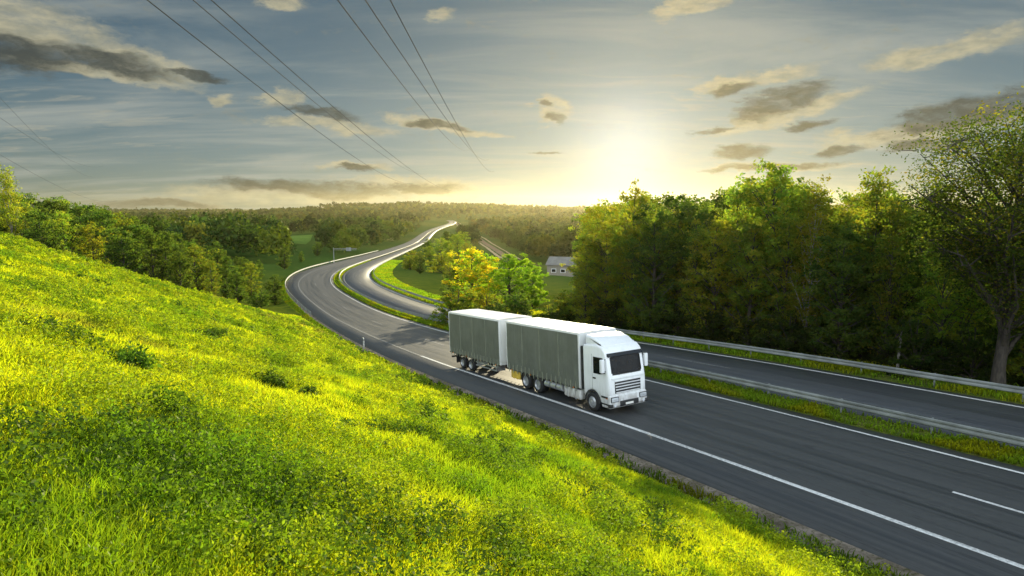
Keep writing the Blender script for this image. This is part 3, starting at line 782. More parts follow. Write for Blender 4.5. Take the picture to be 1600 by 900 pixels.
for X_, Y_ in ((14.4, 59.6), (15.8, 62.6), (13.3, 57.4), (17.6, 66.), (17., 57.), (19.2, 60.5), (20.5, 64.)):  # extra trees added to block sun patches on the road
    p = np.array([X_, Y_, 0.]); keep.append((pix(p)[0], 26, 20, p, Hto(X_, Y_, 326+rw.uniform(0, 8))))
for px, o, s, p, H in keep:
    g = np.exp(-((px-1000)/130)**2)  # more gold crowns below the sun, its glow put into leaf colour
    k = rw.random()
    kind = 'gold' if k < .08+.22*g else 'alder' if k < .40+.25*g else 'poplar' if k < .76 else 'dark'
    if px > 1300 and kind == 'gold' and rw.random() < .5: kind = 'dark'
    tree(kind, p[0], p[1], H, 'leafy_tree', 'leafy broadleaf tree standing in the dense dark wood behind the right guardrail', 'tree', WOOD, rw.uniform(.85, 1.25))
def lone(kind, px, d, ytop, name, label, cat='tree', wide=1., group=None):
    x, y = at(px, d); return tree(kind, x, y, Hto(x, y, ytop), name, label, cat, group, wide)
lone('airy', 1582, 33., 178, 'tall_tree', 'tall open crowned tree with bare dark limbs rising above the wood at the right edge', wide=1.12)
lone('alder', 1205, 52., 262, 'tall_tree', 'tall bushy tree standing above the middle of the right hand wood', wide=1.05)
lone('poplar', 1368, 44., 268, 'tall_tree', 'slender tree with a ragged pointed top above the wood between two taller trees')
lone('birch', 1268, 46., 292, 'birch_tree', 'birch with a thin pale trunk in front of the dark right hand wood')
lone('gold', 988, 62., 284, 'glow_tinted_tree', 'slim tree directly below the sun, its glow tinted into the leaves', wide=.62)  # gold leaf colour stands in for the sun's glow
lone('poplar', 1150, 55., 292, 'slender_tree', 'slender tree just left of the tall bushy tree below the dark cloud')
lone('gold', 915, 66., 392, 'young_tree', 'yellowish young tree at the left end of the right hand wood', wide=1.2)
# broken pale stump in front of the wood
x, y = road(-.6, 21.8)[:2]; b = MB(); z = float(terrain(np.array([x]), np.array([y]))[0])
b.cyl((0, 0, -.3), (.05, .02, 2.2), .09, .07, 9); b.cyl((.05, .02, 2.2), (.12, -.03, 2.75), .07, .015, 7)
o = b.build('broken_trunk', M['birch'], None, label='pale broken tree stump standing at the foot of the dark wood', cat='tree stump'); o.location = (x, y, z)
# undergrowth along the wood's foot
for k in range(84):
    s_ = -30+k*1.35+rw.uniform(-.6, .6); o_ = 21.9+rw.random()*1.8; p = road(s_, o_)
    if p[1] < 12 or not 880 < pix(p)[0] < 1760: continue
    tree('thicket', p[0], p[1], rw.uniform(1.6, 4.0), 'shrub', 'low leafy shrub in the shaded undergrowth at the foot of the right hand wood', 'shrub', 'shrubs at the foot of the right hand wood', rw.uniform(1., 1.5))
# --- inside of the bend
def spot(px, d, kind, H, name, label, cat='tree', wide=1., group=None):
    x, y = at(px, d); tree(kind, x, y, H, name, label, cat, group, wide)
lone('autumn', 737, 92., 390, 'autumn_tree', 'tall yellow orange autumn tree inside the bend above the lorry', wide=1.4)
lone('lime', 795, 98., 400, 'round_tree', 'round bright green tree beside the orange autumn tree', wide=1.5)
lone('lime', 832, 106., 412, 'round_tree', 'smaller rounded green tree right of the round bright green tree', wide=1.1)
lone('dark', 712, 96., 420, 'dark_bush', 'dark green bush at the left foot of the orange autumn tree', 'bush', 1.3)
lone('lime', 768, 112., 404, 'yellow_green_tree', 'yellow green tree squeezed between the autumn tree and the round green tree', wide=.9)
BB = 'bushes on the grassy bank inside the bend'
for px, d, yt, kd in ((640, 205, 398, 'scrub'), (655, 190, 396, 'dark'), (672, 240, 384, 'alder'), (690, 200, 392, 'scrub'), (700, 260, 376, 'alder'), (668, 330, 374, 'dark'), (688, 300, 372, 'alder'),
                      (703, 160, 402, 'alder'), (718, 190, 392, 'dark'), (700, 380, 362, 'dark'), (715, 330, 366, 'alder'), (728, 260, 380, 'gold'), (648, 260, 390, 'scrub'), (722, 400, 362, 'alder')):
    lone(kd, px, d, yt, 'bank_bush', 'green bush growing on the grassy bank inside the bend', 'bush', 1.5, BB)
for px, d, yt, kd in ((716, 74, 448, 'scrub'), (760, 72, 455, 'scrub'), (805, 70, 452, 'scrub'), (893, 72, 452, 'scrub'), (858, 66, 474, 'scrub'), (783, 68, 466, 'scrub')):
    lone(kd, px, d, yt, 'verge_bush', 'low yellow green bush on the verge behind the lorry trailer', 'bush', 1.5, 'low bushes on the verge behind the lorry')
# --- the wood beyond the grassy hill
LW = 'trees of the wood beyond the grassy hill'
LX = [-60, 0, 40, 80, 120, 160, 200, 250, 300, 350, 400, 440, 480]
LYt = [272, 276, 292, 304, 310, 320, 334, 348, 364, 382, 402, 422, 440]
rl = random.Random(8); n = 0
for row, (d, dy) in enumerate(((78, 44), (92, 30), (106, 18), (122, 8), (140, 0), (165, 2), (195, 6))):
    px = -90.
    while px < 470:
        px += FPX*rl.uniform(4.2, 6.6)/d
        dd = d+rl.uniform(-6, 6); x, y = at(px, dd); s_, o_, z_ = survey([x], [y])
        if o_[0] > -9 or px > 452-(2 if d > 100 else 30): continue
        if hill_here(x, y) > .35: continue
        yt = np.interp(px, LX, LYt)+dy*(1 if px < 250 else 1.5)+abs(rl.gauss(0, 9))
        H = Hto(x, y, yt)
        if H < 3: continue
        k = rl.random(); kind = 'alder' if k < .12 else 'dark' if k < .86 else 'gold' if k < .93 else 'poplar'
        tree(kind, x, y, min(H, 17), 'wood_tree', 'leafy tree in the mixed wood behind the crest of the grassy hill', 'tree', LW, rl.uniform(.95, 1.35)); n += 1
print('trees right', len(keep), 'left', n)
lone('birch', 22, 96., 268, 'sparse_tree', 'sparse topped tree poking above the wood at the left edge')
lone('dark', 425, 112., 432, 'dark_bush', 'dark bush beside the outer guardrail at the left of the bend', 'bush', 1.5)
lone('scrub', 402, 100., 452, 'dark_bush', 'dark low bush between the grassy hill and the outer bend', 'bush', 1.5)
lone('dark', 470, 260., 393, 'roadside_tree', 'dark tree behind the outer guardrail left of the sign pole', 'tree', 1.3)
lone('dark', 443, 210., 384, 'roadside_tree', 'dark tree above the outermost point of the bend', 'tree', 1.3)
lone('dark', 496, 330., 378, 'roadside_tree', 'dark tree just left of the sign pole beyond the bend', 'tree', 1.4)

# --- far woods: thousands of small crowns
def far_woods(name, pts, hts, leafn, label, cat='woodland', pal=None, seed=1):
    rng = np.random.default_rng(seed); Vs, Ts = [], []
    pal = np.concatenate([GREEN, DARK, DARK, GOLD[:1]]) if pal is None else pal
    n = len(pts); d = np.linalg.norm(pts[:, :2], axis=1)
    rad = hts*(.30+.12*rng.random(n))
    idx = np.repeat(np.arange(n), leafn)
    k = len(idx); dirs = rng.normal(size=(k, 3)); dirs /= np.linalg.norm(dirs, axis=1)[:, None]; dirs[:, 2] = np.where(dirs[:, 2] < -.3, -dirs[:, 2], dirs[:, 2])
    lump = 1+.28*np.sin(3.1*dirs[:, 0]+idx*1.7)*np.sin(4.3*dirs[:, 1]+idx*.9)+.16*rng.normal(size=k)
    P = pts[idx]+dirs*np.stack([rad[idx], rad[idx], hts[idx]*.5], -1)*lump[:, None]; P[:, 2] += hts[idx]*.5
    t = pal[rng.integers(len(pal), size=n)]*(.55+.8*rng.random((n, 1)))*(.7+.6*fbm(pts[:, 0]/60, pts[:, 1]/90, 2))[:, None]
    T = t[idx]*(.8+.4*rng.random((k, 1)))
    size = rad[idx]*5.4/np.sqrt(leafn[idx])*(.6+.8*rng.random(k))
    V, Q, C = leaf_cards(P, size, rng, T, 1.0, .8)
    return mobj(name, np_mesh(name, V, Q, M['far_leaf'], col=C), label=label, cat=cat, kind='stuff')
def scatter_far(d0, d1, step, pxr, mask, seed):
    rng = np.random.default_rng(seed); out = []
    d = d0
    while d < d1:
        st = step*(d/d0)**.55
        px = np.arange(pxr[0], pxr[1], FPX*st/d); px = px+rng.uniform(-.4, .4, len(px))*FPX*st/d
        dd = d+rng.uniform(-.5, .5, len(px))*st*1.6; X = (px-800)/FPX*dd
        out.append(np.stack([X, dd, px], -1)); d += st*1.35
    P = np.concatenate(out); s_, o_, _ = survey(P[:, 0], P[:, 1]); m = mask(P[:, 2], P[:, 1], s_, o_, P[:, 0])
    P = P[m]; Z = terrain(P[:, 0], P[:, 1]); return np.stack([P[:, 0], P[:, 1], Z-.3], -1)
def field(x, y):                    # open fields between the woods
    return fbm(x/260+3.3, y/420+8.1, 2)
def clear_sight(px, d, H):          # keep the motorway and the meadows beside it in view
    return True
trackx = lambda d: np.interp(d, [330, 400, 560, 900, 1500, 1950], [835, 818, 792, 760, 729, 713])
mid_l = scatter_far(230, 1500, 8.5, (-120, 700), lambda px, d, s_, o_, x: (o_ < -8-.010*d) & ~((px > 440) & (px < 505) & (d > 300) & (d < 760)) & ~((px > 445) & (px < 490) & (d < 301)) & ((field(x, d) < .56) | (px < 420)), 3)
mid_r = scatter_far(330, 1500, 8.0, (690, 1750), lambda px, d, s_, o_, x: (o_ > 60) & ((px > trackx(d)+FPX*5/d) | ((px < trackx(d)-FPX*22/d) & (d > 620) & (o_ > 45))), 4)
far_a = scatter_far(1500, 5200, 22., (-150, 1750), lambda px, d, s_, o_, x: ((np.abs(o_) > 60) | (d > 2080)) & ((np.abs(px-trackx(d)) > 5) | (d > 1950)) & (field(x/2.2, d/2.2) < .62), 5)
lift = lambda P, h, lim: h
def hts(P, a, b_, seed, ymin):
    h = np.random.default_rng(seed).uniform(a, b_, len(P))*(.55+1.0*fbm(P[:, 0]/55, P[:, 1]/80, 2)); top = P.copy(); top[:, 2] += h*1.05
    lim = EYE+P[:, 1]*np.tan(np.arctan((450-ymin(pix(P)[:, 0]))/FPX)-PITCH)-P[:, 2]
    return np.clip(np.minimum(h, lim*np.random.default_rng(seed+9).uniform(.62, 1.03, len(P))), 1.5, None)
ymid = lambda px: np.interp(px, [0, 250, 440, 470, 500, 560, 620, 660, 700, 735, 800, 860, 900, 1600], [338, 340, 338, 334, 334, 332, 340, 352, 348, 336, 330, 326, 326, 328])
h1 = hts(mid_l, 7, 17, 1, ymid); h2 = hts(mid_r, 7, 16, 2, ymid)
far_woods('woodland', mid_l, h1, np.where(mid_l[:, 1] < 500, 420, np.where(mid_l[:, 1] < 900, 150, 70)), 'dark green woodland filling the valley left of the motorway', seed=3)
far_woods('woodland', mid_r, h2, np.where(mid_r[:, 1] < 550, 320, np.where(mid_r[:, 1] < 900, 150, 70)), 'hazy golden woodland below the sun right of the motorway', seed=4)
h3 = np.random.default_rng(6).uniform(8, 18, len(far_a))*(.45+1.3*fbm(far_a[:, 0]/170, far_a[:, 1]/300, 2))
far_woods('woodland', far_a, h3, np.full(len(far_a), 34), 'distant wooded hills along the horizon', seed=5)
print('far trees', len(mid_l), len(mid_r), len(far_a))

# ---------------------------------------------------------------- grass of the cutting slope
def hill_points(n_of_d, d0, d1, rng, azr=46):
    edges = np.linspace(d0, d1, 24); out = []
    for a, b_ in zip(edges, edges[1:]):
        m = (a+b_)/2; area = math.radians(2*azr)*m*(b_-a); n = int(area*n_of_d(m))
        r = np.sqrt(rng.uniform(a*a, b_*b_, n)); th_ = np.radians(rng.uniform(-azr, azr, n))
        out.append(np.stack([r*np.sin(th_), r*np.cos(th_)], -1))
    P = np.concatenate(out); s_, o_, _ = survey(P[:, 0], P[:, 1])
    edge = -TOE-.95+.5*(fbm(P[:, 0]*.6, P[:, 1]*.6, 2)-.5)
    m = (o_ < edge) & (s_ < 112) & (o_ > -62)
    return P[m], s_[m], o_[m]
LIME = np.array([.194, .208, .010]); GRN = np.array([.078, .128, .010]); STRAW = np.array([.165, .125, .035]); DEEP = np.array([.028, .052, .010])
def blades(P, z, h, w, tint, rng, lean=.45):
    n = len(P); yaw = rng.uniform(0, 2*math.pi, n); dx, dy = np.cos(yaw), np.sin(yaw)
    la = rng.uniform(0, 2*math.pi, n); lm = lean*h*(.3+rng.random(n)); lx, ly = np.cos(la)*lm, np.sin(la)*lm
    b0 = np.stack([P[:, 0]-dx*w/2, P[:, 1]-dy*w/2, z-.03], -1); b1 = np.stack([P[:, 0]+dx*w/2, P[:, 1]+dy*w/2, z-.03], -1)
    m0 = np.stack([P[:, 0]-dx*w*.42+lx*.3, P[:, 1]-dy*w*.42+ly*.3, z+h*.58], -1); m1 = np.stack([P[:, 0]+dx*w*.42+lx*.3, P[:, 1]+dy*w*.42+ly*.3, z+h*.58], -1)
    t = np.stack([P[:, 0]+lx, P[:, 1]+ly, z+h*(1-.25*lean)], -1)
    V = np.stack([b0, b1, m1, m0, t], 1).reshape(-1, 3); k = np.arange(n)[:, None]*5
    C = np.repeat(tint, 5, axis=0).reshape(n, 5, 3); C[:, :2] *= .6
    return V, [k+np.array([[0, 1, 2, 3]]), k+np.array([[3, 2, 4]])], C.reshape(-1, 3)
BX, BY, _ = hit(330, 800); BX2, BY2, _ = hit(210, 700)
def weedy_patch(x, y):  # greener area where broad leaved weeds crowd the grass
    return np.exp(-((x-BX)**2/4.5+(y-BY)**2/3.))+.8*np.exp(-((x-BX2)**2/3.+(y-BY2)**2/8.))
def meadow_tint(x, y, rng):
    n = len(x); a = fbm(x/6+2, y/6+4, 4)+.29*weedy_patch(x, y)+.045*(1-sstep(5, 15, np.hypot(x, y))); b_ = fbm(x/1.6+9, y/1.6+1, 3); c = fbm(x/14+30, y/14+3, 3)
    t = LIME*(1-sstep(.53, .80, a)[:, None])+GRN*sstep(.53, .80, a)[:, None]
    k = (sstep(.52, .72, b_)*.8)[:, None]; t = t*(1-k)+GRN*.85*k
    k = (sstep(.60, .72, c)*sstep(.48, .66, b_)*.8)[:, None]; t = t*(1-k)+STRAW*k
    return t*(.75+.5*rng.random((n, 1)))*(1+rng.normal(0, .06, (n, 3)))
rg = np.random.default_rng(31)
P, s_, o_ = hill_points(lambda d: 1500 if d < 8 else 900*(8/d)**.8 if d < 30 else max(85, 900*(8/d)**1.1), 2.2, 96, rg)
z = terrain(P[:, 0], P[:, 1]); d = np.hypot(P[:, 0], P[:, 1])
h = (.10+.30*fbm(P[:, 0]/2.2, P[:, 1]/2.2, 3))*(.6+.7*rg.random(len(P))); h *= .55+.45*sstep(.4, 2.5, -TOE-o_)
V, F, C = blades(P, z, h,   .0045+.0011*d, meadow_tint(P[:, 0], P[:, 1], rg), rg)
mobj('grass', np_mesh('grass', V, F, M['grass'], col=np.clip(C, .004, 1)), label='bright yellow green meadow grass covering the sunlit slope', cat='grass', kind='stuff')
print('blades', len(P))
# leafy herbs all over, and darker broad leaved weeds in patches
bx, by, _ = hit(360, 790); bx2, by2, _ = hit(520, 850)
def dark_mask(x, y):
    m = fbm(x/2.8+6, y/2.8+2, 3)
    return m+.03*(1-sstep(5, 13, np.hypot(x, y)))+.24*weedy_patch(x, y)+.10*np.exp(-((x-bx2)**2+(y-by2)**2)/4.)-.10*sstep(14, 30, np.hypot(x, y))
def herbs(name, label, P, hh, tint, nl, seed, size, tilt):
    rng = np.random.default_rng(seed); n = len(P); z = terrain(P[:, 0], P[:, 1]); d = np.hypot(P[:, 0], P[:, 1])
    idx = np.repeat(np.arange(n), nl); f = rng.random(len(idx))**.7
    ang = rng.uniform(0, 6.283, len(idx)); rr = (.04+.17*rng.random(len(idx)))*(1.15-f*.75)*(1+.012*d[idx])
    Lp = np.stack([P[idx, 0]+np.cos(ang)*rr, P[idx, 1]+np.sin(ang)*rr, z[idx]+f*hh[idx]], -1)
    V, Q, C = leaf_cards(Lp, size(d[idx]), rng, tint[idx]*(.72+.56*rng.random((len(idx), 1))), tilt, .5)
    mobj(name, np_mesh(name, V, Q, M['weed'], col=np.clip(C, .004, 1)), label=label, cat=name, kind='stuff'); print(name, n)
P, s_, o_ = hill_points(lambda d: 64 if d < 9 else 64*(9/d)**1.1, 2.4, 80, rg)
n = len(P); pm = fbm(P[:, 0]/1.1+3, P[:, 1]/1.1+7, 3); k = rg.random(n) < .15+.85*sstep(.42, .60, pm); P, pm = P[k], pm[k]
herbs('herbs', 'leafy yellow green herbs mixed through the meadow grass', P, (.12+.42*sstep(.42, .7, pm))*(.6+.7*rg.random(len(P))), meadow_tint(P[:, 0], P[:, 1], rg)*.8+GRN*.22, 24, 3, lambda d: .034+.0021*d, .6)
P, s_, o_ = hill_points(lambda d: 26 if d < 9 else 26*(9/d)**1.3, 2.4, 45, rg)
n = len(P); pm = dark_mask(P[:, 0], P[:, 1]); k = rg.random(n) < .04+.9*sstep(.53, .70, pm); P, pm = P[k], pm[k]
n = len(P); tn = np.where(rg.random((n, 1)) < .6, DEEP*1.3, GRN*1.0)*(.7+.6*rg.random((n, 1)))
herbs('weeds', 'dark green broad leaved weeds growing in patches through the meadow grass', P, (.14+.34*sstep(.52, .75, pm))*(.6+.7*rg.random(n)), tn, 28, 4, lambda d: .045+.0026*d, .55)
# a few bigger weed clumps one can pick out
def clump(px, py, w, hgt, label, seed):
    rng = np.random.default_rng(seed); x, y, zz = hit(px, py); n = int(620*w)+120
    d = rng.normal(size=(n, 3)); d /= np.linalg.norm(d, axis=1)[:, None]; d[:, 2] = np.abs(d[:, 2])
    P = d*(rng.random(n)**.5)[:, None]*np.array([w/2, w/2, hgt]); P *= (.55+.9*fbm(4+d[:, 0]*1.6+seed*7, 4+d[:, 1]*1.6, 3))[:, None]; P[:, 2] += .03
    tint = (DEEP*.8+GRN*.45)*(.6+.9*rng.random((n, 1))); V, Q, C = leaf_cards(P, .10+.002*y, rng, tint, .7, .5)
    o = mobj('weed_clump', np_mesh('weed_clump', V, Q, M['weed'], col=C), label=label, cat='weed clump'); o.location = (x, y, zz)
    stems = [[((0, 0, -.05), .012), (tuple(.5*P[k]), .009), (tuple(P[k]), .004)] for k in range(0, min(n, 240), 5)]
    Vt, Qt = tubes(stems, 5); mobj('stem', np_mesh('stem', Vt, Qt, M['weed'], col=np.full((len(Vt), 3), .05)), o)
clump(192, 584, .9, .55, 'small dark green tuft standing up alone in the grass left of centre on the slope', 1)
clump(296, 528, 2.6, .3, 'dark flat weed patch highest on the slope', 2)
clump(398, 604, 1.6, .34, 'dark weed clump in the middle of the slope with grass above it', 3)
clump(470, 622, .8, .26, 'small dark weed tuft right of the middle clump on the slope', 4)
clump(212, 650, 1.5, .36, 'dark leafy clump below the lone small tuft', 5)
clump(655, 664, 1.6, .3, 'dark weed tuft near the road side edge of the slope', 6)
# short rough grass on the verges
def verge_grass(name, o0, o1, s0, s1, n, hmax, label, seed, ramp, gold=0., dim=1.):
    rng = np.random.default_rng(seed); s = s0+(s1-s0)*rng.random(n)**1.8; o = rng.uniform(o0, o1, n); P = road(s, o)
    z = P[:, 2]+ramp(o); d = np.hypot(P[:, 0], P[:, 1]); a = fbm(P[:, 0]/3, P[:, 1]/3, 3)
    m = rng.random(n) < .25+.9*sstep(.35, .55, a); P, z, d, a = P[m], z[m], d[m], a[m]
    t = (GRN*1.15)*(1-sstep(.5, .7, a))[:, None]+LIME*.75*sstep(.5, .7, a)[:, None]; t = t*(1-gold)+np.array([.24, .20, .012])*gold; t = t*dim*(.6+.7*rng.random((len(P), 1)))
    V, F, C = blades(P, z, hmax*(.4+.7*rng.random(len(P))), .012+.0016*d, t, rng, .6)
    mobj(name, np_mesh(name, V, F, M['grass'], col=np.clip(C, .004, 1)), label=label, cat='grass', kind='stuff')
verge_grass('median_grass', O_ME+.1, O_R0-.15, -35, 260, 60000, .26, 'short green grass on the median strip under the double guardrail', 5, lambda o: .03*np.ones_like(o))
verge_grass('roadside_grass', O_R1+.15, 24., -35, 260, 50000, .45, 'dim rough grass beside the right guardrail', 6, lambda o: np.interp(o, [18.8, 20.2, 24], [-.05, -.1, -.4]))
verge_grass('verge_grass', -4.4, -3.0, -30, 150, 26000, .30, 'rough green grass on the verge, darkened to paint shade at the slope foot', 7, lambda o: np.interp(o, [-4.6, -3.7, -3.1], [-.3, -.2, -.06]), 0., .45)  # tint dimmed to stand for shade beside the slope grass
verge_grass('golden_grass', O_R1+1.6, 27., 50, 84, 42000, .8, 'tall golden grass on the verge inside the bend above the lorry', 8, lambda o: np.interp(o, [18.8, 20.2, 27], [-.05, -.1, -.5]), .6)
# ---------------------------------------------------------------- barn in the valley
def barn(px, d):
    x, y = at(px, d); z = float(terrain(np.array([x]), np.array([y]))[0])
    r = empty('farm_building', (x, y, z), 'low pale farm building with a grey pitched roof among the trees below the sun', 'building', None, math.radians(-18))
    b = MB(); b.prism([(-9, -1), (9, -1), (9, 4.2), (-9, 4.2)], -5, 5); b.prism([(-9, 4.2), (9, 4.2), (9, 4.21), (-9, 4.21)], -4.9, 4.9)
    w = b.build('wall', M['brick'], r, smooth=False)
    b = MB()
    for sd in (-1, 1):
        p = [(-9.5, sd*5.5, 4.0), (9.5, sd*5.5, 4.0), (9.5, 0, 6.6), (-9.5, 0, 6.6)]; q = [(a, c, e+.18) for a, c, e in p]
        b.quad(*p); b.quad(*q)
        for k in range(4): b.quad(p[k], p[(k+1) % 4], q[(k+1) % 4], q[k])
    for sx in (-9, 9): b.bm.faces.new([b.bm.verts.new(v) for v in ((sx, -5, 4.2), (sx, 5, 4.2), (sx, 0, 6.55))])
    b.build('roof', M['grey_roof'], r, smooth=False)
    for k in range(5):
        b = MB(); b.box(-7.4+k*3.4, -5.6+k*3.4, -5.06, -4.97, 1.4, 2.8); f = b.build('window', M['white_panel'], r)
        b = MB(); b.box(-7.25+k*3.4, -5.75+k*3.4, -5.09, -5.05, 1.55, 2.65); b.build('pane', M['glass'], f)
barn(898, 225.)
draped('track', [(792, 400, 806, 400), (772, 560, 783, 560), (745, 900, 753, 900), (718, 1500, 724, 1500), (706, 1950, 710, 1950)], M['track'], .5)
draped('track_bank', [(812, 400, 816, 400), (788, 560, 791, 560), (757, 900, 760, 900), (727, 1500, 729, 1500), (712, 1950, 713, 1950)], M['trackedge'], .6)
draped('track_bank', [(780, 400, 787, 400), (764, 560, 769, 560), (740, 900, 743, 900), (716, 1500, 717.5, 1500), (705, 1950, 705.7, 1950)], M['trackedge'], .6)
draped('field', [(430, 470, 478, 470), (446, 560, 486, 560), (452, 760, 490, 760)], M['fieldgreen'], .4)
draped('field', [(588, 700, 616, 700), (592, 900, 618, 900)], M['fieldpale'], .8)
# ---------------------------------------------------------------- overhead cables (catenaries between masts outside the picture)
def cable(p_near, p_far, label, r, group):
    """p = (column, row, distance); a hanging curve through both points, running on into the valley woods"""
    def pt(px, py, d): return np.array([(px-800)/FPX*d, d, EYE+d*math.tan(math.atan((450-py)/FPX)-PITCH)])
    A, B = pt(*p_near), pt(*p_far); D = (B-A); L = math.hypot(D[0], D[1]); c = 3500.
    # z = z0 + slope * u + u^2 / 2c, through A (u = 0) and B (u = L)
    sl = D[2]/L-L/(2*c); ux, uy = D[0]/L, D[1]/L; pl = []
    for u in np.linspace(-150, 330, 121):
        pl.append((np.array([A[0]+ux*u, A[1]+uy*u, A[2]+sl*u+u*u/(2*c)]), r))
    V, Q = tubes([pl], 6); mobj('power_cable', np_mesh('power_cable', V, Q, M['cable'], smooth=True), label=label, cat='power cable', group=group)
G6 = 'overhead power cables crossing the sky'
for k, (a, b_) in enumerate((((258, 0, 46), (545, 236, 130)), ((326, 0, 47.5), (575, 222, 130)), ((353, 0, 49), (615, 242, 134)),
                             ((541, 0, 40), (672, 182, 100)), ((582, 0, 41), (703, 190, 100)), ((619, 0, 42), (722, 205, 104)))):
    cable(a, b_, ('leftmost cable of the left bundle of three overhead lines', 'middle cable of the left bundle of three overhead lines', 'rightmost cable of the left bundle of three overhead lines',
                  'leftmost cable of the right bundle of three overhead lines', 'middle cable of the right bundle of three overhead lines', 'rightmost cable of the right bundle of three overhead lines')[k], .042 if k != 1 else .036, G6)
for k, (a, b_) in enumerate((((0, 122, 95), (92, 232, 170)), ((0, 168, 100), (96, 236, 170)), ((0, 232, 110), (110, 296, 190)))):
    cable(a, b_, ('highest of the three faint cables at the left edge', 'middle one of the three faint cables at the left edge', 'lowest of the three faint cables above the left wood')[k], .024, 'faint cables at the left edge')

# ---------------------------------------------------------------- sky, sun, air, camera
SUN_PX = (980, 238)
def ray(px, py):
    a, b_ = (px-800)/FPX, (450-py)/FPX
    v = Vector((a, math.cos(PITCH)+b_*math.sin(PITCH), -math.sin(PITCH)+b_*math.cos(PITCH))); return v.normalized()
sd = ray(*SUN_PX); SUN_AZ = math.atan2(sd.x, sd.y); SUN_EL = math.radians(11.)
sdir = Vector((math.sin(SUN_AZ)*math.cos(SUN_EL), math.cos(SUN_AZ)*math.cos(SUN_EL), math.sin(SUN_EL)))
sun = bpy.data.lights.new('sun', 'SUN'); sun.energy = 5.0; sun.angle = math.radians(.6); sun.color = (1, .87, .58)
so = bpy.data.objects.new('sun', sun); COL.objects.link(so); so.rotation_euler = sdir.to_track_quat('Z', 'Y').to_euler()
w = bpy.data.worlds.new('World'); SC.world = w; w.use_nodes = True; w.node_tree.nodes.clear(); t = NT(w.node_tree)
sky = t.new('ShaderNodeTexSky', sky_type='NISHITA'); sky.sun_disc = False; sky.sun_elevation = SUN_EL; sky.sun_rotation = SUN_AZ
sky.altitude = 200; sky.air_density = 1.0; sky.dust_density = 1.0; sky.ozone_density = 1.3
dirv = t.new('ShaderNodeTexCoord').outputs['Generated']
sep = t.new('ShaderNodeSeparateXYZ', {0: dirv})
az = t.math('ARCTAN2', sep.outputs[0], sep.outputs[1]); el = t.math('ARCSINE', sep.outputs[2])
flat = t.new('ShaderNodeCombineXYZ', {0: az, 1: el, 2: 0.}).outputs[0]
# wisps: noise on the cloud plane overhead, stretched along the wind
den = t.math('ADD', t.math('MAXIMUM', sep.outputs[2], 0.), .09)
plane = t.new('ShaderNodeCombineXYZ', {0: t.math('DIVIDE', sep.outputs[0], den), 1: t.math('DIVIDE', sep.outputs[1], den), 2: 0.}).outputs[0]
wmap = t.new('ShaderNodeMapping', {'Vector': plane, 'Rotation': (0, 0, math.radians(35)), 'Scale': (.55, 1.5, 1)}).outputs[0]
wisp = t.noise(wmap, .9, 7., .58, .5)
# ragged edges for the single clouds
nz = t.new('ShaderNodeTexNoise', {'Scale': 13., 'Detail': 8., 'Roughness': .62}); t.l.new(t.new('ShaderNodeMapping', {'Vector': flat, 'Scale': (.8, 1.9, 1)}).outputs[0], nz.inputs['Vector'])
warp = t.new('ShaderNodeVectorMath', {0: nz.outputs['Color'], 1: (.5, .5, .5)}, operation='SUBTRACT').outputs[0]
warp = t.new('ShaderNodeVectorMath', {0: warp, 1: (.105, .045, 0)}, operation='MULTIPLY').outputs[0]
wv = t.new('ShaderNodeVectorMath', {0: flat, 1: warp}, operation='ADD').outputs[0]
edge = nz.outputs[0]
def azel(px, py):
    v = ray(px, py); return np.array([math.atan2(v.x, v.y), math.asin(v.z)])
def cloud(px, py, a, b_, ang):
    c = azel(px, py); ca, sa = math.cos(math.radians(ang)), math.sin(math.radians(ang))
    e1 = azel(px+a*ca, py+a*sa)-c; e2 = azel(px-b_*sa, py+b_*ca)-c
    L1, L2 = np.linalg.norm(e1), np.linalg.norm(e2); rot = math.atan2(e1[1], e1[0])
    m = t.new('ShaderNodeMapping', {'Vector': wv, 'Location': (c[0], c[1], 0), 'Rotation': (0, 0, rot), 'Scale': (L1*1.25, L2*1.35, 1)}, vector_type='TEXTURE').outputs[0]
    ln = t.new('ShaderNodeVectorMath', {0: m}, operation='LENGTH').outputs['Value']
    return t.rng(ln, 1.05, .35)
LIGHT = [(50, 42, 165, 44, 14), (215, 98, 120, 24, 14), (150, 112, 190, 10, 8), (445, 5, 42, 16, 0), (680, 22, 34, 17, 0), (352, 152, 26, 9, 0), (440, 150, 42, 16, 4), (520, 196, 120, 12, 3),
         (700, 196, 110, 9, 10), (860, 172, 34, 25, 10), (640, 290, 130, 14, 3), (450, 305, 190, 16, 2), (1480, 78, 180, 20, -14), (1180, 125, 120, 12, -12), (1230, 180, 160, 14, -16), (1420, 205, 220, 14, -8), (1210, 262, 150, 9, -2),
         (1080, 8, 80, 14, -12), (560, 262, 60, 6, 4), (260, 318, 120, 10, 0), (740, 205, 60, 7, 6)]
DARKC = [(10, 82, 150, 30, 8), (170, 98, 120, 17, 13), (300, 116, 60, 6, 10), (500, 176, 70, 10, 9), (690, 193, 55, 6, 6), (866, 186, 20, 9, 14), (846, 164, 14, 7, -10), (490, 293, 165, 13, 3), (640, 294, 90, 8, 1), (565, 265, 36, 6, 3), (250, 318, 110, 9, 0),
         (1228, 156, 90, 24, -20), (1152, 140, 36, 11, -18), (1112, 204, 44, 7, -10), (1160, 239, 56, 12, -8), (1195, 262, 140, 7, -4), (1262, 197, 52, 8, -4), (1490, 180, 150, 24, -9), (1570, 165, 90, 26, -12), (1460, 222, 80, 13, -5), (1310, 232, 50, 8, -8), (850, 238, 34, 3, 0)]
def accumulate(lst):
    acc = None
    for c in lst:
        v = cloud(*c); acc = v if acc is None else t.math('MAXIMUM', acc, v)
    return acc
la = accumulate(LIGHT); da = accumulate(DARKC)
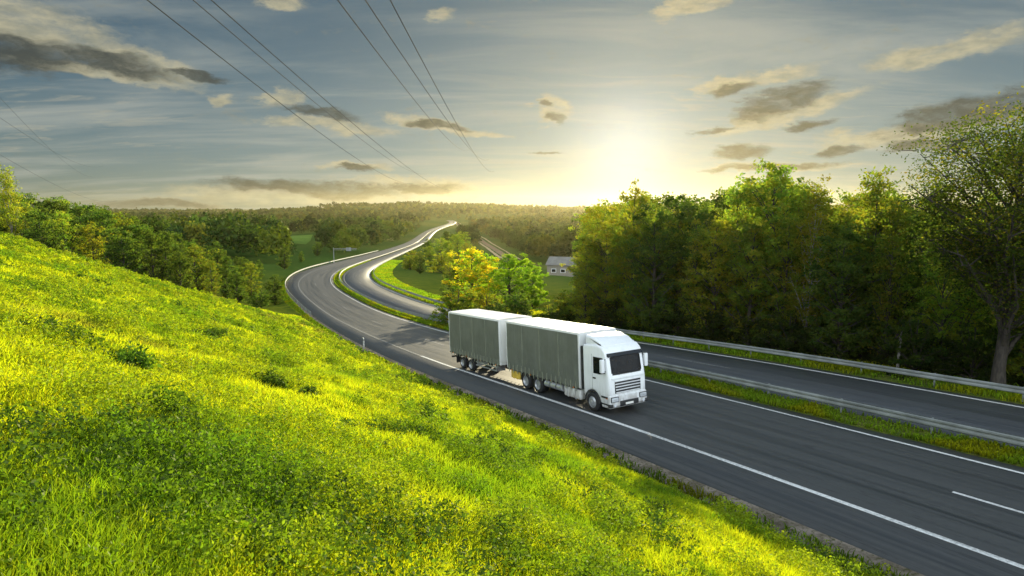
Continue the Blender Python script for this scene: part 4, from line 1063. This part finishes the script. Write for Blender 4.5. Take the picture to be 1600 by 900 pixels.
ragged = t.noise(t.new('ShaderNodeMapping', {'Vector': wv, 'Scale': (1., 2.4, 1)}).outputs[0], 46., 6., .68)
la = t.rng(t.math('ADD', la, t.math('ADD', t.math('MULTIPLY', t.math('SUBTRACT', edge, .5), 1.9), t.math('MULTIPLY', t.math('SUBTRACT', ragged, .5), 1.3))), .12, 1.25)
da = t.rng(t.math('ADD', da, t.math('ADD', t.math('MULTIPLY', t.math('SUBTRACT', edge, .5), 1.5), t.math('MULTIPLY', t.math('SUBTRACT', ragged, .5), 1.3))), .12, 1.25)
# sun aureole
dt = t.new('ShaderNodeVectorMath', {0: dirv, 1: tuple(sd)}, operation='DOT_PRODUCT').outputs['Value']
dt = t.math('MAXIMUM', dt, 0.)
g1 = t.math('POWER', dt, 330.); g2 = t.math('POWER', dt, 90.); g3 = t.math('POWER', dt, 14.)
base = t.mix(1., sky.outputs[0], (SKY_S,)*3, 'MULTIPLY')
# the bright disc region rolls off softly (thin cloud in front of it)
roll = t.new('ShaderNodeVectorMath', {0: base, 1: (.15, .165, .20)}, operation='DIVIDE').outputs[0]
roll = t.new('ShaderNodeVectorMath', {0: roll, 1: (1., 1., 1.)}, operation='ADD').outputs[0]
base = t.new('ShaderNodeVectorMath', {0: base, 1: roll}, operation='DIVIDE').outputs[0]
hs = t.new('ShaderNodeHueSaturation', {'Saturation': .75, 'Color': base}).outputs[0]
up = t.rng(t.math('ADD', el, t.math('MULTIPLY', t.math('ABSOLUTE', t.math('SUBTRACT', az, SUN_AZ)), .10)), .05, .36, 0., 1., True)
hs = t.mix(up, t.mix(1., hs, (1.86, 2.44, 2.50), 'MULTIPLY'), t.mix(1., hs, (.74, 1.30, 1.66), 'MULTIPLY'))
col = t.mix(t.math('MULTIPLY', t.rng(wisp, .40, .70, 0., .62), t.rng(el, .42, .16, .45, 1.)), hs, (.42, .445, .40))
flk = t.noise(t.new('ShaderNodeMapping', {'Vector': plane, 'Rotation': (0, 0, math.radians(28)), 'Scale': (1.0, 2.6, 1)}).outputs[0], 2.3, 9., .62, .8)
band = t.noise(wmap, .45, 3., .5)
flake = t.math('MULTIPLY', t.rng(flk, .50, .72), t.rng(band, .44, .62))
col = t.mix(t.math('MULTIPLY', flake, .55), col, t.mix(t.rng(flk, .62, .8), (.46, .44, .34), (.17, .185, .18)))
fine = t.noise(t.new('ShaderNodeMapping', {'Vector': wv, 'Scale': (1., 2.2, 1)}).outputs[0], 42., 6., .65)
lit = t.mix(g3, (.56, .51, .33), (.60, .52, .32)); dk = t.mix(g3, (.050, .064, .066), (.066, .080, .074))
inner = t.noise(t.new('ShaderNodeMapping', {'Vector': flat, 'Scale': (1., 2.6, 1), 'Rotation': (0, 0, .12)}).outputs[0], 26., 6., .6)
lit = t.mix(t.rng(inner, .35, .7), lit, t.mix(1., lit, (.62, .66, .72), 'MULTIPLY')); dk = t.mix(t.rng(inner, .50, .80, 0., .28), dk, lit)
col = t.mix(t.math('MULTIPLY', la, .8), col, lit); col = t.mix(t.math('MULTIPLY', da, .97), col, dk)
for g, c in ((g1, (.26, .26, .28)), (g2, (.03, .025, .02)), (g3, (.015, .008, .0))):
    col = t.mix(1., col, t.mix(1., t.new('ShaderNodeCombineXYZ', {0: g, 1: g, 2: g}).outputs[0], c, 'MULTIPLY'), 'ADD')
# added fill: unseen bright sky overhead and behind the camera lifts the shade
fill_noise = t.rng(t.noise(plane, .7, 5.), .25, .6, .55, 1.)
col = t.mix(t.math('MULTIPLY', t.rng(el, .42, .85), fill_noise), col, FILL_TOP)
col = t.mix(t.math('MULTIPLY', t.math('MULTIPLY', t.rng(sep.outputs[1], .2, -.35), t.rng(el, 1.2, .6)), t.rng(t.noise(dirv, 2.6, 5.), .36, .58, .35, 1.)), col, FILL_BACK)
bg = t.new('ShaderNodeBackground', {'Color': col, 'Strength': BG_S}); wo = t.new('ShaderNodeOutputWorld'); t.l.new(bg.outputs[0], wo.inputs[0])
w.cycles.sampling_method = 'MANUAL'; w.cycles.sample_map_resolution = 1024
if HAZE:
    m, t2, out = material('haze_air')
    v = t2.new('ShaderNodeVolumePrincipled', {'Color': (.97, .86, .50, 1), 'Density': HAZE, 'Anisotropy': .72}); t2.l.new(v.outputs[0], out.inputs['Volume'])
    b = MB(); b.box(-6500, 6500, -300, 7600, -75, 150); b.build('haze', m, None, smooth=False, kind='stuff')
cam = bpy.data.cameras.new('camera'); cam.sensor_width = 36.; cam.lens = 36.*FPX/1600; cam.clip_start = .1; cam.clip_end = 30000
co = bpy.data.objects.new('camera', cam); COL.objects.link(co); co.location = (0, 0, EYE); co.rotation_euler = (math.pi/2-PITCH, 0, 0)
SC.camera = co
SC.view_settings.view_transform = 'Standard'; SC.view_settings.look = 'None'; SC.view_settings.exposure = EXPO; SC.view_settings.gamma = 1.; SC.view_settings.use_curve_mapping = False
SC.render.engine = 'CYCLES'
cy = SC.cycles; cy.use_denoising = True; cy.max_bounces = 6; cy.diffuse_bounces = 3; cy.glossy_bounces = 2; cy.transmission_bounces = 4; cy.transparent_max_bounces = 4; cy.volume_bounces = 0
cy.sample_clamp_indirect = 4.
try: cy.denoiser = 'OPENIMAGEDENOISE'; cy.denoising_prefilter = 'ACCURATE'
except Exception: pass
